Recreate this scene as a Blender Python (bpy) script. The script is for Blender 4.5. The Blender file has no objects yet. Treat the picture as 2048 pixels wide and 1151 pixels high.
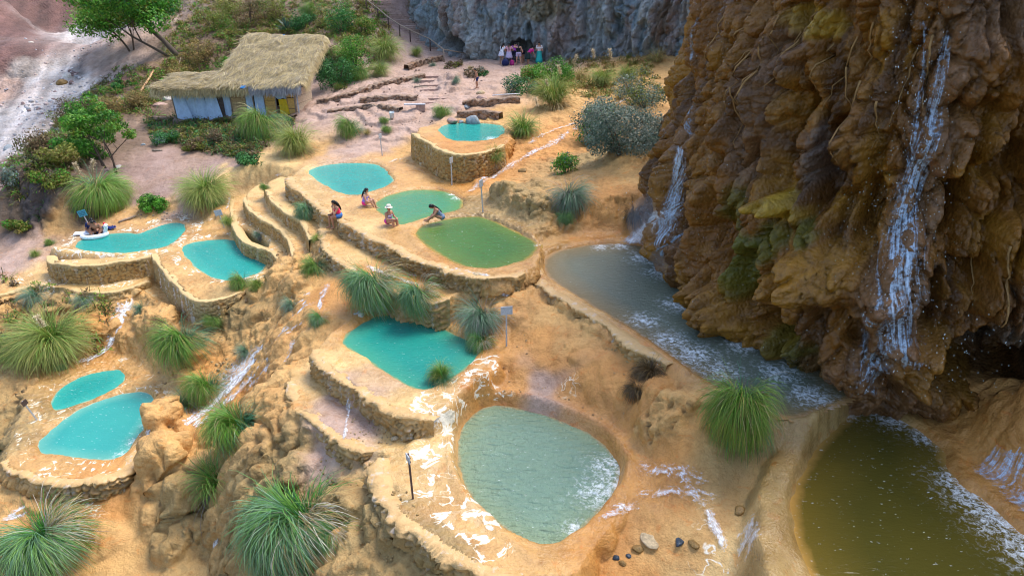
import bpy, bmesh, math, random
import numpy as np
from mathutils import Vector, Matrix
R = math.radians
scene = bpy.context.scene
COL = scene.collection
# ------------------------------------------------------------------ camera, sky, sun, exposure
FPX, PITCH, CZ = 1400.0, R(26), 20.0
cam_d = bpy.data.cameras.new("camera"); cam = bpy.data.objects.new("camera", cam_d); COL.objects.link(cam)
cam.location = (0, 0, CZ); cam.rotation_euler = (R(90) - PITCH, 0, 0)
cam_d.sensor_width = 36; cam_d.lens = 36 * FPX / 2048; cam_d.clip_start = 0.1; cam_d.clip_end = 2000
scene.camera = cam
SUN_EL, SUN_AZ = R(62), R(55)      # azimuth clockwise from +Y (north)
world = bpy.data.worlds.new("World"); scene.world = world; world.use_nodes = True
wn = world.node_tree.nodes; sky = wn.new("ShaderNodeTexSky"); sky.sky_type = 'NISHITA'; sky.sun_disc = False
sky.sun_elevation = SUN_EL; sky.sun_rotation = SUN_AZ; sky.air_density = 1.0; sky.dust_density = 2.0
world.node_tree.links.new(sky.outputs[0], wn["Background"].inputs[0]); wn["Background"].inputs[1].default_value = 0.15
sd_ = bpy.data.lights.new("sun", 'SUN'); sd_.energy = 1.6; sd_.angle = R(24); sd_.color = (1.0, 0.96, 0.90)
sun = bpy.data.objects.new("sun", sd_); COL.objects.link(sun)
sdir = Vector((math.cos(SUN_EL) * math.sin(SUN_AZ), math.cos(SUN_EL) * math.cos(SUN_AZ), math.sin(SUN_EL)))
sun.rotation_euler = sdir.to_track_quat('Z', 'Y').to_euler(); sun.location = (30, 20, 60)
scene.view_settings.view_transform = 'Standard'; scene.view_settings.look = 'None'
scene.view_settings.exposure = 1.22; scene.view_settings.gamma = 1.0
try:
    scene.cycles.max_bounces = 5; scene.cycles.diffuse_bounces = 3; scene.cycles.glossy_bounces = 3; scene.cycles.transparent_max_bounces = 14; scene.cycles.filter_width = 1.1
    scene.cycles.caustics_reflective = False; scene.cycles.caustics_refractive = False
except Exception: pass
# ------------------------------------------------------------------ maths helpers
CP, SP = math.cos(PITCH), math.sin(PITCH)
def ray(px, py):
    u = (px - 1024) / FPX; v = (575.5 - py) / FPX
    return np.array([u, CP + v * SP, -SP + v * CP])
def W(px, py, z):            # pixel on the level plane z (metres above camera height; negative) -> world xyz
    r = ray(px, py); d = z / r[2]
    return np.array([r[0] * d, r[1] * d, z + CZ])
def WD(px, py, d):
    r = ray(px, py); return np.array([r[0] * d, r[1] * d, r[2] * d + CZ])
def project(P):
    P = np.asarray(P, float); x, y, z = P[..., 0], P[..., 1], P[..., 2] - CZ
    d = y * CP - z * SP; h = y * SP + z * CP
    return 1024 + FPX * x / d, 575.5 - FPX * h / d, d
def sstep(a, b, x):
    t = np.clip((x - a) / (b - a), 0, 1); return t * t * (3 - 2 * t)
_tabs = {}
def _tab(seed):
    if seed not in _tabs: _tabs[seed] = np.random.RandomState(seed).rand(256, 256)
    return _tabs[seed]
def vn(x, y, seed=0):        # value noise 0..1
    T = _tab(seed); xi = np.floor(x).astype(int); yi = np.floor(y).astype(int)
    fx = x - xi; fy = y - yi; fx = fx*fx*fx*(fx*(fx*6-15)+10); fy = fy*fy*fy*(fy*(fy*6-15)+10)
    a = T[xi & 255, yi & 255]; b = T[(xi+1) & 255, yi & 255]; c = T[xi & 255, (yi+1) & 255]; d = T[(xi+1) & 255, (yi+1) & 255]
    return (a*(1-fx)+b*fx)*(1-fy) + (c*(1-fx)+d*fx)*fy
def fbm(x, y, seed=0, o=4, g=0.5):
    s = 0; a = 1; t = 0
    for k in range(o):
        s = s + a * vn(x * 2**k + 13.7*k, y * 2**k - 7.1*k, seed + k); t += a; a *= g
    return s / t
def worley(x, y, seed=0):    # distance to the nearest and second nearest cell point, cell value
    T1, T2, T3 = _tab(seed + 500), _tab(seed + 501), _tab(seed + 502)
    xi = np.floor(x).astype(int); yi = np.floor(y).astype(int)
    f1 = np.full(np.shape(x), 9.0); f2 = np.full(np.shape(x), 9.0); cid = np.zeros(np.shape(x))
    for dx in (-1, 0, 1):
        for dy in (-1, 0, 1):
            cx = xi + dx; cy = yi + dy; i = cx & 255; j = cy & 255
            d = np.hypot(cx + T1[i, j] - x, cy + T2[i, j] - y)
            nr = d < f1
            f2 = np.where(nr, f1, np.minimum(f2, d)); cid = np.where(nr, T3[i, j], cid); f1 = np.where(nr, d, f1)
    return f1, f2, cid
def cobble(x, y, seed=0):  # rounded cells that touch in sharp creases
    f1, f2, c = worley(x, y, seed)
    return np.clip(1 - f1*f1*1.15, 0, 1)*sstep(-.02, .18, f2-f1), c
def drip(x, y, seed=0):    # hanging lobes: thin above, bulging and blunt below
    T1, T2, T3 = _tab(seed + 500), _tab(seed + 501), _tab(seed + 502); xi = np.floor(x).astype(int); yi = np.floor(y).astype(int); out = np.zeros(np.shape(x))
    for dx in (-1, 0, 1):
        for dy in (-1, 0, 1):
            cx = xi + dx; cy = yi + dy; i = cx & 255; j = cy & 255; u = x - (cx + T1[i, j]); v = y - (cy + T2[i, j])
            w = .30 + .28*T3[i, j]; wd = w*np.clip(1.0 - .55*np.clip(v, 0, 1.2), .25, 1); lo = np.where(v < 0, (v/.62)**2, (v/1.25)**2)
            out = np.maximum(out, np.sqrt(np.clip(1 - (u/wd)**2 - lo, 0, 1))*(.55 + .45*np.clip(.6 - v, 0, 1))*(.6 + .6*T3[j, i]))
    return out
def lump(x, y, seed=0, r=0.85):
    f1, f2, c = worley(x, y, seed)
    return np.sqrt(np.clip(1 - (f1 / r)**2, 0, 1)), c
def sdist(poly, X, Y):       # signed distance to polygon, negative inside
    P = np.asarray(poly)[:, :2]; n = len(P); d2 = np.full(X.shape, 1e18); ins = np.zeros(X.shape, bool)
    for i in range(n):
        a = P[i]; b = P[(i+1) % n]; e = b - a; L = e @ e + 1e-12
        t = np.clip(((X - a[0])*e[0] + (Y - a[1])*e[1]) / L, 0, 1)
        d2 = np.minimum(d2, (X - a[0] - t*e[0])**2 + (Y - a[1] - t*e[1])**2)
        c = (a[1] > Y) != (b[1] > Y)
        ins ^= c & (X < (b[0]-a[0]) * (Y - a[1]) / (b[1] - a[1] + 1e-12) + a[0])
    d = np.sqrt(d2); return np.where(ins, -d, d)
def pdist(path, X, Y):       # distance to an open polyline and the parameter along it
    P = np.asarray(path)[:, :2]; d2 = np.full(X.shape, 1e18)
    for a, b in zip(P[:-1], P[1:]):
        e = b - a; L = e @ e + 1e-12
        t = np.clip(((X - a[0])*e[0] + (Y - a[1])*e[1]) / L, 0, 1)
        d2 = np.minimum(d2, (X - a[0] - t*e[0])**2 + (Y - a[1] - t*e[1])**2)
    return np.sqrt(d2)
def smooth_poly(P, closed=True, n=4):
    P = [np.asarray(p, float) for p in P]
    for _ in range(n):
        Q = []; m = len(P)
        if not closed: Q.append(P[0])
        for i in range(m if closed else m - 1):
            a, b = P[i], P[(i+1) % m]; Q += [a*.75 + b*.25, a*.25 + b*.75]
        if not closed: Q.append(P[-1])
        P = Q
    return np.array(P)
def resample(P, step):
    P = np.asarray(P, float); s = np.r_[0, np.cumsum(np.linalg.norm(np.diff(P[:, :2], axis=0), axis=1))]
    n = max(2, int(s[-1] / step) + 1); t = np.linspace(0, s[-1], n)
    return np.stack([np.interp(t, s, P[:, k]) for k in range(P.shape[1])], 1), t
# ------------------------------------------------------------------ mesh helpers
def mesh_np(name, V, F, cols=None, floats=None, smooth=True):
    V = np.ascontiguousarray(V, np.float32).reshape(-1, 3); F = np.ascontiguousarray(F, np.int32)
    me = bpy.data.meshes.new(name); k = F.shape[1]; n = len(F)
    me.vertices.add(len(V)); me.vertices.foreach_set("co", V.ravel())
    me.loops.add(n * k); me.loops.foreach_set("vertex_index", F.ravel())
    me.polygons.add(n); me.polygons.foreach_set("loop_start", np.arange(0, n*k, k, dtype=np.int32))
    me.polygons.foreach_set("loop_total", np.full(n, k, np.int32))
    me.polygons.foreach_set("use_smooth", np.full(n, smooth, bool))
    for nm, a in (cols or {}).items():
        at = me.attributes.new(nm, 'FLOAT_COLOR', 'POINT'); a = np.asarray(a, np.float32)
        if a.shape[1] == 3: a = np.c_[a, np.ones(len(a), np.float32)]
        at.data.foreach_set("color", np.ascontiguousarray(a, np.float32).ravel())
    for nm, a in (floats or {}).items():
        at = me.attributes.new(nm, 'FLOAT', 'POINT'); at.data.foreach_set("value", np.ascontiguousarray(a, np.float32).ravel())
    me.update(calc_edges=True); return me
def grid_faces(nr, nc, wrap=False):
    i = np.arange(nr * nc).reshape(nr, nc)
    if wrap: i = np.c_[i, i[:, :1]]
    return np.stack([i[:-1, :-1], i[:-1, 1:], i[1:, 1:], i[1:, :-1]], -1).reshape(-1, 4)
def obj(name, me, mat=None, parent=None, **props):
    o = bpy.data.objects.new(name, me); COL.objects.link(o)
    if mat is not None and len(me.materials) == 0: me.materials.append(mat)
    if parent is not None: o.parent = parent
    for k, v in props.items(): o[k] = v
    return o
def thing(name, label, cat, loc=(0, 0, 0), rz=0, group=None):
    o = bpy.data.objects.new(name, None); COL.objects.link(o); o.empty_display_size = 0.2
    o.location = loc; o.rotation_euler = (0, 0, rz); o['label'] = label; o['category'] = cat
    if group: o['group'] = group
    return o
def tag(o, label, cat, group=None):
    o['label'] = label; o['category'] = cat
    if group: o['group'] = group
    return o
class MB:                    # collects simple solids into one mesh
    def __init__(s): s.V = []; s.F = []; s.n = 0
    def add(s, V, F):
        s.V += [tuple(v) for v in V]; s.F += [tuple(i + s.n for i in f) for f in F]; s.n += len(V); return s
    def box(s, c, d, M=None, jit=0, rnd=random):
        V = []
        for sx in (-1, 1):
            for sy in (-1, 1):
                for sz in (-1, 1):
                    v = Vector((sx*d[0]/2 + rnd.uniform(-jit, jit), sy*d[1]/2 + rnd.uniform(-jit, jit), sz*d[2]/2 + rnd.uniform(-jit, jit)))
                    if M is not None: v = M @ v
                    V.append(v + Vector(c))
        return s.add(V, [(0,1,3,2), (4,6,7,5), (0,4,5,1), (2,3,7,6), (0,2,6,4), (1,5,7,3)])
    def tube(s, P, r, k=7, cap=True):
        P = [Vector(p) for p in P]; rr = r if hasattr(r, '__len__') else [r] * len(P); V = []; F = []; up = Vector((0.31, 0.17, 0.93))
        for i, p in enumerate(P):
            t = (P[min(i+1, len(P)-1)] - P[max(i-1, 0)]).normalized()
            a = t.cross(up)
            if a.length < 1e-3: a = t.cross(Vector((1, 0, 0)))
            a.normalize(); b = t.cross(a)
            for j in range(k):
                th = 2 * math.pi * j / k; V.append(p + (a * math.cos(th) + b * math.sin(th)) * rr[i])
        for i in range(len(P) - 1):
            for j in range(k): F.append((i*k+j, i*k+(j+1) % k, (i+1)*k+(j+1) % k, (i+1)*k+j))
        if cap: F += [tuple(range(k))[::-1], tuple((len(P)-1)*k + j for j in range(k))]
        return s.add(V, F)
    def ell(s, c, d, M=None, nu=12, nv=8):
        V = []; F = []
        for i in range(nv + 1):
            ph = math.pi * i / nv
            for j in range(nu):
                th = 2*math.pi*j/nu
                v = Vector((d[0]*math.sin(ph)*math.cos(th), d[1]*math.sin(ph)*math.sin(th), d[2]*math.cos(ph)))
                if M is not None: v = M @ v
                V.append(v + Vector(c))
        for i in range(nv):
            for j in range(nu): F.append((i*nu+j, (i+1)*nu+j, (i+1)*nu+(j+1) % nu, i*nu+(j+1) % nu))
        return s.add(V, F)
    def mesh(s, name, smooth=False):
        me = bpy.data.meshes.new(name); me.from_pydata(s.V, [], s.F)
        if smooth: me.polygons.foreach_set("use_smooth", [True]*len(me.polygons))
        me.update(); return me
# ------------------------------------------------------------------ material helpers
class NT:
    def __init__(s, name):
        s.m = bpy.data.materials.new(name); s.m.use_nodes = True; s.t = s.m.node_tree; s.b = s.t.nodes["Principled BSDF"]
    def n(s, typ, **kw):
        x = s.t.nodes.new("ShaderNode" + typ)
        for k, v in kw.items(): setattr(x, k, v)
        return x
    def l(s, a, b): s.t.links.new(a, b)
    def put(s, inp, v):
        if hasattr(v, 'links'): s.l(v, inp)
        elif v is not None: inp.default_value = v
    def attr(s, name, out='Color'):
        a = s.n("Attribute"); a.attribute_name = name; return a.outputs[out]
    def coord(s, o='Object'): return s.n("TexCoord").outputs[o]
    def noise(s, vec, scale, detail=4, rough=.55, dist=0.0):
        x = s.n("TexNoise"); s.l(vec, x.inputs["Vector"]); x.inputs["Scale"].default_value = scale; x.inputs["Detail"].default_value = detail
        x.inputs["Roughness"].default_value = rough; x.inputs["Distortion"].default_value = dist; return x.outputs["Fac"]
    def voro(s, vec, scale, feature='F1', rnd=1.0):
        x = s.n("TexVoronoi", feature=feature); s.l(vec, x.inputs["Vector"]); x.inputs["Scale"].default_value = scale; x.inputs["Randomness"].default_value = rnd
        return x
    def map(s, vec, scale=(1,1,1), rot=(0,0,0)):
        x = s.n("Mapping"); s.l(vec, x.inputs[0]); x.inputs["Scale"].default_value = scale; x.inputs["Rotation"].default_value = rot; return x.outputs[0]
    def math(s, op, a, b=None, clamp=False):
        x = s.n("Math", operation=op, use_clamp=clamp); s.put(x.inputs[0], a); s.put(x.inputs[1], b); return x.outputs[0]
    def ramp(s, fac, stops):
        x = s.n("ValToRGB"); s.put(x.inputs[0], fac); e = x.color_ramp.elements
        while len(e) < len(stops): e.new(0.5)
        for el, (p, c) in zip(e, stops): el.position = p; el.color = c if len(c) == 4 else (*c, 1)
        return x.outputs[0]
    def mr(s, v, a, b, c=0.0, d=1.0):
        x = s.n("MapRange"); s.put(x.inputs[0], v); x.inputs[1].default_value = a; x.inputs[2].default_value = b; x.inputs[3].default_value = c; x.inputs[4].default_value = d
        return x.outputs[0]
    def mix(s, fac, a, b, mode='MIX'):
        x = s.n("Mix", data_type='RGBA', blend_type=mode); s.put(x.inputs[0], fac)
        for i, v in ((6, a), (7, b)):
            if isinstance(v, tuple) and len(v) == 3: v = (*v, 1)
            s.put(x.inputs[i], v)
        return x.outputs[2]
    def bump(s, h, strength=.5, dist=.05, normal=None):
        x = s.n("Bump"); s.put(x.inputs["Height"], h); x.inputs["Strength"].default_value = strength; x.inputs["Distance"].default_value = dist
        if normal is not None: s.l(normal, x.inputs["Normal"])
        s.l(x.outputs[0], s.b.inputs["Normal"]); return x.outputs[0]
    def base(s, c): s.put(s.b.inputs["Base Color"], (*c, 1) if isinstance(c, tuple) and len(c) == 3 else c); return s
    def rough(s, r): s.put(s.b.inputs["Roughness"], r); return s
    def spec(s, v): s.put(s.b.inputs["Specular IOR Level"], v); return s
def plain(name, c, rough=.7, var=.25, scale=8.0, bump=0.0, spec=.3):
    k = NT(name); co = k.coord(); f = k.noise(co, scale, 5)
    d = tuple(x * (1 - var) for x in c); e = tuple(min(1, x * (1 + var)) for x in c)
    k.base(k.ramp(f, [(.3, d), (.7, e)])); k.rough(rough); k.spec(spec)
    if bump: k.bump(f, bump, .02)
    return k.m
# ------------------------------------------------------------------ terrain: heights in metres relative to the camera height
CTRL = [  # px, py, z
 (0,1151,-18.3),(100,1090,-17.9),(240,1130,-18.0),(0,1000,-17.3),(150,1000,-17.0),(200,985,-16.95),(-200,1151,-18.8),(-200,900,-17.5),
 (0,900,-17.0),(-100,780,-16.6),(20,760,-16.2),(0,700,-15.9),(100,690,-15.75),(170,690,-15.8),(100,620,-15.2),(0,610,-14.95),(200,610,-15.0),(230,650,-15.5),
 (280,740,-16.0),(330,690,-15.6),(290,640,-15.2),(350,790,-15.9),(350,900,-16.4),(300,900,-16.6),(270,870,-16.4),(350,1000,-17.2),(300,1060,-17.6),(400,1080,-17.5),(460,1140,-17.9),
 (420,700,-15.0),(500,640,-14.1),(500,700,-14.7),(500,760,-15.1),(500,830,-15.6),(430,830,-15.8),(480,950,-16.4),(520,1080,-17.3),
 (560,640,-13.5),(600,700,-13.4),(560,760,-14.1),(590,855,-14.3),(600,950,-15.0),(600,1050,-15.8),(600,1140,-16.5),
 (700,915,-14.3),(700,1000,-14.8),(700,1100,-15.4),(800,1060,-14.4),(850,1140,-14.8),(700,1300,-16.5),(900,1300,-14.6),
 (560,560,-12.9),(600,520,-12.3),(620,560,-12.5),(650,600,-12.2),(700,610,-12.15),(655,535,-12.05),(740,575,-11.9),(860,590,-11.75),(800,610,-12.1),(930,620,-11.9),(1000,660,-12.1),
 (1000,710,-12.4),(1100,700,-12.2),(1100,780,-12.7),(1000,770,-12.8),(900,800,-12.9),(1200,690,-11.95),(1050,600,-11.6),(1100,620,-11.65),(1250,740,-12.0),(1350,765,-11.85),(1300,850,-12.3),(1230,830,-12.7),
 (1420,900,-12.1),(1300,950,-12.85),(1400,1000,-12.6),(1400,1060,-12.95),(1488,1060,-12.95),(1478,1000,-12.75),(1495,945,-12.55),(1500,1110,-13.1),(1480,1130,-13.2),(1250,1130,-13.6),(1300,1300,-14.4),(1500,1300,-13.9),(1450,780,-11.6),
 (1600,1300,-12.6),(2000,1300,-12.4),(2060,840,-10.6),(2100,1000,-11.0),(1960,880,-11.4),(2200,1100,-11),
 (1030,400,-10.1),(980,400,-10.6),(1060,380,-10.1),(1100,320,-10.2),(1150,440,-10.8),(1250,430,-10.5),(1200,480,-11.3),(1200,250,-9.6),(1250,330,-9.5),(1290,400,-9.9),(1300,150,-8.3),(1340,100,-7.2),
 (950,345,-10.8),(900,355,-10.8),(1000,330,-10.5),(1040,280,-9.7),(1050,240,-9.4),(1150,170,-8.7),(1250,190,-8.9),(1330,250,-9.2),
 (650,290,-10.9),(700,275,-10.5),(780,290,-10.7),(750,240,-9.8),(850,230,-9.6),(640,230,-10.0),(700,180,-9.2),(620,300,-11.0),(850,180,-9.1),(850,135,-8.5),(930,190,-9.2),(950,170,-8.9),(1035,132,-8.5),(960,125,-8.3),(1100,130,-8.4),(1000,200,-9.2),
 (400,240,-10.8),(330,240,-11.0),(500,240,-10.6),(600,232,-10.3),(480,150,-9.6),(620,150,-9.0),(560,100,-8.0),(400,150,-9.6),(320,200,-10.4),
 (290,320,-11.6),(250,360,-12.3),(330,370,-12.3),(400,290,-11.3),(480,320,-11.3),(420,400,-12.6),(540,340,-11.3),(300,440,-13.3),(350,425,-13.1),(250,445,-13.3),(430,440,-12.9),
 (200,430,-13.4),(100,455,-13.7),(60,500,-14.0),(0,520,-14.3),(0,470,-14.0),(50,420,-13.1),(100,360,-11.6),(160,340,-11.6),(30,370,-12.2),(0,330,-12.6),
 (200,330,-11.7),(150,270,-11.4),(60,330,-11.8),(230,250,-10.9),
 (100,200,-11.4),(20,300,-12.9),(200,100,-9.3),(250,150,-9.9),(210,30,-6.4),(150,90,-8.6),(60,200,-11.3),
]
CTRLD = [ # px, py, depth
 (180,0,80),(100,60,76),(0,0,70),(0,100,62),(0,180,60),(-200,0,72),(-300,200,60),(60,60,72),(250,60,66),(300,130,57),(300,0,72),(450,80,60),(450,0,68),(600,20,65),(680,60,58),(640,100,54),(700,110,54.5),(700,20,62),
 (740,0,63),(760,40,62),(800,60,60.5),(850,90,59.5),(900,115,58),(780,130,54),(0,-200,82),(300,-200,84),(600,-200,80),(900,-200,85),(1200,-200,88),(-500,-200,85),(-400,400,48),(-300,600,36),
]
CTRLW = [(12,30,-11),(25,15,-11.5),(22,40,-9),(16,22,-11.5),(30,60,-6),(5,66,-7.8),(20,70,-7),(-5,66,-7.5),(40,40,-8),(-70,100,12),(40,100,10),(0,100,10),(-80,60,-8),(-70,30,-12),(16,9,-12.5),(-40,10,-24),(0,5,-15.5)]
cp = np.array([W(*c) for c in CTRL] + [WD(*c) for c in CTRLD] + [(a, b, c + CZ) for a, b, c in CTRLW])
def rbf_fit(P, c=1.2):
    D = np.sqrt(((P[:, None, :2] - P[None, :, :2])**2).sum(-1) + c*c)
    n = len(P); A = np.zeros((n+3, n+3)); A[:n, :n] = D + np.eye(n)*-0.15; A[:n, n] = 1; A[:n, n+1:] = P[:, :2]; A[n:, :n] = A[:n, n:].T
    return np.linalg.solve(A, np.r_[P[:, 2], 0, 0, 0])
def rbf_eval(P, w, X, Y, c=1.2):
    Z = np.full(X.shape, w[-3]) + w[-2]*X + w[-1]*Y
    for i in range(len(P)): Z += w[i] * np.sqrt((X - P[i, 0])**2 + (Y - P[i, 1])**2 + c*c)
    return Z
xs = np.r_[np.arange(-80, -27, .28), np.arange(-27, 19, .078), np.arange(19, 45, .4)]
ys = np.r_[np.arange(8.5, 47, .078), np.arange(47, 64, .13), np.arange(64, 112, .35)]
GX, GY = np.meshgrid(xs, ys)
wts = rbf_fit(cp); GZ = rbf_eval(cp, wts, GX, GY)
# platforms: name, outline in pixels at height z, z, edge softness
POOLS = {   # water outline px, water z, colour set
 'P11a': ([(95,820),(104,792),(125,770),(165,750),(215,738),(245,737),(258,755),(232,780),(170,805),(120,823)], -16.27),
 'P11b': ([(68,905),(82,872),(130,832),(200,797),(262,782),(308,784),(316,812),(290,860),(262,898),(240,921),(180,919),(110,912)], -16.32),
 'P1': ([(143,493),(158,480),(190,471),(230,466),(258,464),(275,468),(296,459),(330,447),(360,443),(375,450),(372,464),(350,485),(330,497),(290,503),(250,508),(200,506),(160,502)], -13.5),
 'P2': ([(355,497),(378,485),(430,477),(480,479),(512,490),(538,506),(541,520),(530,537),(510,552),(470,563),(440,561),(405,547),(375,522)], -13.52),
 'P3': ([(608,343),(640,331),(680,326),(730,325),(768,332),(782,350),(791,363),(762,379),(722,391),(695,393),(668,384),(638,365)], -10.92),
 'P4': ([(742,412),(758,396),(800,382),(845,377),(892,381),(922,394),(930,410),(916,423),(880,431),(850,438),(825,447),(802,454),(780,442),(758,428)], -10.92),
 'P5': ([(823,466),(840,451),(880,438),(940,431),(972,433),(1012,452),(1060,474),(1080,490),(1072,508),(1042,527),(990,541),(955,542),(918,531),(878,511),(843,487)], -10.94),
 'P6': ([(873,259),(888,248),(930,245),(980,247),(1012,252),(1012,268),(988,281),(950,285),(908,284),(884,273)], -9.5),
 'P7': ([(682,681),(698,660),(740,634),(790,626),(830,634),(872,650),(922,672),(958,690),(958,716),(930,742),(890,768),(856,785),(818,776),(768,746),(718,711),(688,694)], -12.5),
 'P8': ([(922,850),(948,820),(985,806),(1020,812),(1080,823),(1150,848),(1202,880),(1238,915),(1243,952),(1228,992),(1192,1032),(1152,1072),(1112,1098),(1070,1102),(1020,1072),(973,1032),(933,990),(913,940),(910,890)], -13.4),
 'P9': ([(1588,960),(1578,1020),(1590,1090),(1630,1180),(1700,1320),(2100,1320),(2300,1200),(2060,1080),(1985,1005),(1910,960),(1880,880),(1800,835),(1730,790),(1690,835),(1635,885)], -12.3),
 'P10': ([(1080,530),(1098,505),(1160,490),(1235,484),(1340,500),(1420,560),(1480,640),(1600,690),(1690,750),(1720,790),(1650,815),(1600,838),(1550,832),(1450,792),(1340,712),(1250,652),(1150,592),(1100,562)], -11.4),
}
PLAT = [
 ([(0,572),(90,540),(150,556),(220,562),(270,555),(305,545),(300,562),(245,582),(180,584),(110,572),(60,568),(0,592),(-60,600),(-60,570)], -14.35, .10),
 ([(280,566),(300,548),(345,570),(390,645),(415,655),(405,672),(372,662),(330,622),(300,590)], -14.68, .08),
 ([(2,930),(15,890),(45,800),(85,752),(140,726),(200,712),(265,722),(300,757),(326,785),(326,820),(298,870),(264,917),(238,948),(150,964),(60,957)], -16.2, .12),
 ([(462,399),(490,385),(560,400),(640,440),(600,505),(583,512),(560,525),(545,505),(510,488),(480,478),(455,470),(462,440)], -12.75, .10),
 ([(487,395),(500,378),(528,365),(600,400),(640,440),(620,500),(583,510),(583,496),(575,474),(556,455),(522,436),(496,417)], -12.1, .08),
 ([(528,372),(545,356),(577,350),(640,410),(645,450),(640,485),(618,480),(610,446),(584,433),(556,414),(534,392)], -11.5, .08),
 ([(300,512),(92,508),(118,480),(180,460),(235,452),(300,446),(340,434),(388,438),(400,462),(345,495),(318,512),(250,523),(180,531),(120,528),(95,519)], -13.42, .09),
 ([(303,512),(345,490),(400,466),(440,460),(500,462),(545,485),(565,520),(548,548),(500,577),(470,591),(430,601),(388,604),(350,566)], -13.43, .08),
 ([(640,420),(690,440),(740,470),(800,505),(860,545),(930,560),(960,575),(900,600),(860,598),(800,580),(741,556),(707,543),(691,527),(666,509),(649,497),(646,455)], -11.4, .09),
 ([(577,355),(600,334),(640,320),(700,314),(780,316),(830,330),(890,360),(935,382),(970,420),(1040,445),(1090,485),(1080,525),(1050,545),(990,562),(930,552),(880,535),(830,515),(760,480),(700,450),(660,425),(625,402),(597,381)], -10.82, .09),
 ([(822,263),(868,246),(900,239),(1020,243),(1025,280),(985,301),(945,309),(903,308),(868,292)], -9.4, .07),
 ([(575,765),(620,748),(700,790),(760,815),(860,840),(880,880),(800,905),(760,900),(700,893),(645,855),(595,805)], -13.15, .12),
 ([(626,700),(640,680),(690,640),(740,618),(800,614),(850,622),(900,650),(985,675),(1005,700),(1002,728),(968,775),(918,808),(866,838),(800,825),(740,795),(680,755),(640,725)], -12.4, .12),
 ([(757,925),(775,905),(822,890),(850,845),(900,800),(960,782),(1020,788),(1090,800),(1170,835),(1230,880),(1270,930),(1270,980),(1240,1040),(1200,1090),(1160,1160),(1060,1170),(960,1145),(880,1085),(800,1040),(760,985)], -13.02, .12),
 ([(1062,535),(1080,505),(1120,485),(1240,470),(1400,480),(1550,600),(1720,700),(1750,800),(1650,840),(1560,845),(1450,808),(1335,728),(1245,668),(1150,608),(1085,572)], -11.28, .34),
 ([(1506,1130),(1503,1050),(1513,965),(1560,890),(1620,840),(1680,785),(1740,770),(1900,850),(1950,950),(2400,1150),(2400,1400),(1560,1400)], -12.15, .12),
]

# benches: the ground at the foot of each wall, so that the wall stands as high as in the photograph
WALLPX = [ # path px, top z, height
 ([(92,508),(95,519),(120,528),(180,531),(250,523),(300,513)], -13.40, .95), ([(303,510),(350,566),(388,604),(430,601),(470,591),(500,577),(520,567)], -13.41, 1.1),
 ([(0,592),(60,568),(110,572),(180,584),(245,582),(300,562)], -14.33, .5), ([(280,566),(300,590),(330,622),(372,662),(405,672)], -14.66, .5),
 ([(822,263),(868,292),(903,308),(945,309),(985,301),(1010,290)], -9.38, 1.45), ([(577,355),(597,381),(625,402),(660,425),(700,450),(760,480),(830,515),(880,535),(930,552),(990,562),(1050,547)], -10.80, .6),
 ([(528,372),(534,392),(556,414),(584,433),(610,446),(618,480)], -11.48, .5), ([(487,395),(496,417),(522,436),(556,455),(575,474),(583,496),(583,510)], -12.08, .5), ([(462,399),(462,440),(480,478),(510,488),(545,505),(560,525)], -12.73, .5),
 ([(646,440),(649,497),(666,509),(691,527),(707,543),(741,556),(800,580),(860,598),(900,600)], -11.38, .72), ([(626,700),(640,725),(680,755),(740,795),(800,825),(852,832),(868,838)], -12.38, .66),
 ([(575,765),(595,805),(645,855),(700,893),(760,900)], -13.13, .85), ([(757,918),(757,940),(775,1010),(800,1040),(880,1085),(960,1145),(1040,1165)], -13.0, .8),
 ([(2,925),(60,957),(150,964),(238,948),(264,917),(290,880)], -16.18, .7), ([(1062,535),(1085,572),(1150,608),(1245,668),(1335,728)], -11.26, .5)]
for path, z, h in WALLPX:
    pw = smooth_poly([W(a, b, z) for a, b in path], closed=False, n=2)
    bb = (GX > pw[:, 0].min()-4) & (GX < pw[:, 0].max()+4) & (GY > pw[:, 1].min()-4) & (GY < pw[:, 1].max()+4)
    X, Y = GX[bb], GY[bb]; d = pdist(pw, X, Y)
    tgt = z + CZ - h - np.clip(d-.25, 0, 9)*.42 - .40*np.clip(d-1.0, 0, 9)**2 + (fbm(X*1.3, Y*1.3, 19, 3)-.5)*.35
    GZ[bb] = np.maximum(GZ[bb], np.where(d < 3.5, tgt, -99))
edge = np.full(GX.shape, 9.0); platmask = np.zeros(GX.shape)
for px, z, e in sorted(PLAT, key=lambda t: t[1]):
    poly = smooth_poly([W(a, b, z) for a, b in px], n=2)
    bb = (GX > poly[:, 0].min()-2) & (GX < poly[:, 0].max()+2) & (GY > poly[:, 1].min()-2) & (GY < poly[:, 1].max()+2)
    X, Y = GX[bb], GY[bb]; sd = sdist(poly, X, Y) + (fbm(X*2.2, Y*2.2, 3, 2) - .5)*.16
    cur = GZ[bb]; up = cur > z + CZ
    w = np.where(up, 1 - sstep(-.1, 1.5, sd), 1 - sstep(-e, e, sd))
    top = z + CZ + (fbm(X*1.1, Y*1.1, 9, 3) - .5)*.10 + .03*np.exp(-((sd + .12)/.1)**2)
    GZ[bb] = cur*(1-w) + top*w
    edge[bb] = np.minimum(edge[bb], np.abs(sd)); platmask[bb] = np.maximum(platmask[bb]*(1-w*.0), w)
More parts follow.
